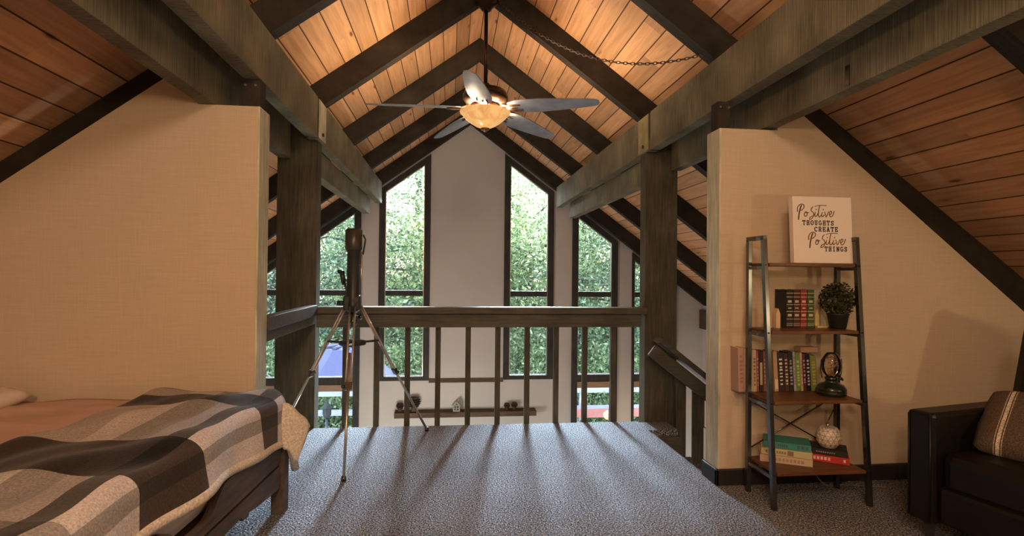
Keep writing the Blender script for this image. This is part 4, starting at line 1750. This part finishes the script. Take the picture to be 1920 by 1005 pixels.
# trees
def tree_meshes(seed, H, R_, n, leafL, droop, zlo):
    rg = random.Random(seed)
    tb = nb()
    tube(tb, [(0, 0, -.6), (.05 * H * .1, 0, H * .4), (-.02 * H * .2, .03, H * .75), (0, 0, H * .97)], [.028 * H, .020 * H, .012 * H, .003 * H], 8)
    brs = []
    for k in range(34):
        z = H * (zlo + (.95 - zlo) * k / 33)
        a = k * 2.4 + rg.random()
        L = R_ * (1 - .75 * ((z / H - zlo) / (1 - zlo)) ** 1.3) * (.75 + .4 * rg.random())
        p = [Vector((0, 0, z))]
        for s in (1, 2, 3, 4):
            f = s / 4
            p.append(Vector((math.cos(a + .25 * f) * L * f, math.sin(a + .25 * f) * L * f, z + L * (.28 * f - droop * f * f) + .1 * rg.gauss(0, 1))))
        tube(tb, p, [.010 * H * (1 - .5 * z / H), .007 * H * (1 - .5 * z / H), .005 * H * .7, .003 * H * .6, .0015 * H * .5], 5)
        brs.append((p, L))
    lb = nb()
    tot = sum(L for p, L in brs)
    for p, L in brs:
        m = int(n * L / tot)
        for i in range(m):
            f = rg.random() ** .55 * 4
            i0 = min(3, int(f))
            c = p[i0].lerp(p[i0 + 1], f - i0)
            sp = .20 * L + .12
            c = c + Vector((rg.gauss(0, sp), rg.gauss(0, sp), rg.gauss(0, sp * .55) - .04))
            nn = Vector((rg.gauss(0, 1), rg.gauss(0, 1), rg.gauss(.3, 1))).normalized()
            s = nn.orthogonal().normalized()
            s.rotate(Quaternion(nn, rg.random() * 6.28))
            tt = nn.cross(s)
            l = leafL * (.6 + .8 * rg.random())
            vs = [lb.verts.new(c - s * l), lb.verts.new(c + tt * l * .42), lb.verts.new(c + s * l - nn * l * .2), lb.verts.new(c - tt * l * .42)]
            lb.faces.new(vs)
    return tb, lb


def make_tree(name, seed, H, R_, n, leafL, droop, zlo, lm):
    tb, lb = tree_meshes(seed, H, R_, n, leafL, droop, zlo)
    t = thing(name, '', 'tree')
    obj('trunk', tb, m_bark, t)
    obj('foliage', lb, lm, t, recalc=False)
    return t


protos = [make_tree('broadleaf_tree', 11, 8.2, 2.3, 17000, .066, .25, .12, m_leafB),
          make_tree('fir_tree', 12, 8.6, 2.0, 19000, .054, .55, .06, m_leafA),
          make_tree('cedar_tree', 13, 8.8, 2.2, 19000, .058, .45, .08, m_leafC)]
used = [0, 0, 0]


def copy_tree(o):
    c = o.copy()
    C.objects.link(c)
    for chd in list(o.children):
        d = chd.copy()
        C.objects.link(d)
        d.parent = c
    return c


kinds = ['light green broadleaf tree', 'mid green drooping fir tree', 'grey green feathery cedar tree']
spots = []
rg = random.Random(21)
for row_i, (yy, xs_) in enumerate(((15.4, (-7.6, -4.9, -2.3, .4, 2.9, 5.5, 8.0)), (18.6, (-9.6, -6.4, -3.6, -.9, 1.7, 4.4, 7.2, 10)), (22.5, (-11, -7.5, -4.3, -1.0, 2.4, 5.6, 9.0, 12.2)))):
    for i, x in enumerate(xs_):
        spots.append((x + rg.uniform(-.4, .4), yy + rg.uniform(-.8, .8), row_i, (i + row_i) % 3))
where = ['just past the deck', 'in the second row', 'in the farthest row']
posn = ['beyond the far left window', 'beyond the left windows', 'left of centre behind the telescope', 'behind the central panel', 'right of centre', 'beyond the right windows', 'beyond the far right window', 'at the far right edge']
for x, y, ri, k in spots:
    t = protos[k] if not used[k] else copy_tree(protos[k])
    used[k] = 1
    sc_ = (.86 + .16 * rg.random()) * (1, 1.0, 1.1)[ri]
    zg = -3.1 + (y - 13) * .045
    t.location = (x, y, zg)
    t.rotation_euler = (0, 0, rg.random() * 6.28)
    t.scale = (sc_ * 1.12, sc_ * 1.12, sc_)
    i = max(0, min(7, int((x + 11) / 2.9)))
    tag(t, '%s %s, %s' % (kinds[k], where[ri], posn[i]), 'tree', 'trees outside the windows')
# low shrubs along the deck edge
tb, lb = tree_meshes(31, 2.6, 1.5, 9000, .05, .1, .02)
s0 = thing('shrub', '', 'shrub')
obj('stem', tb, m_bark, s0)
obj('foliage', lb, m_leafB, s0, recalc=False)
for i, x in enumerate((-6.2, -4.4, -2.7, -1.0, .7, 2.4, 4.1, 5.8)):
    t = s0 if i == 0 else copy_tree(s0)
    t.location = (x, 13.3 + .3 * (i % 2), -3.15)
    t.rotation_euler = (0, 0, i * 1.7)
    tag(t, 'low bright green shrub behind the deck railing, %s from the left' % ['first', 'second', 'third', 'fourth', 'fifth', 'sixth', 'seventh', 'eighth'][i], 'shrub', 'shrubs along the deck')
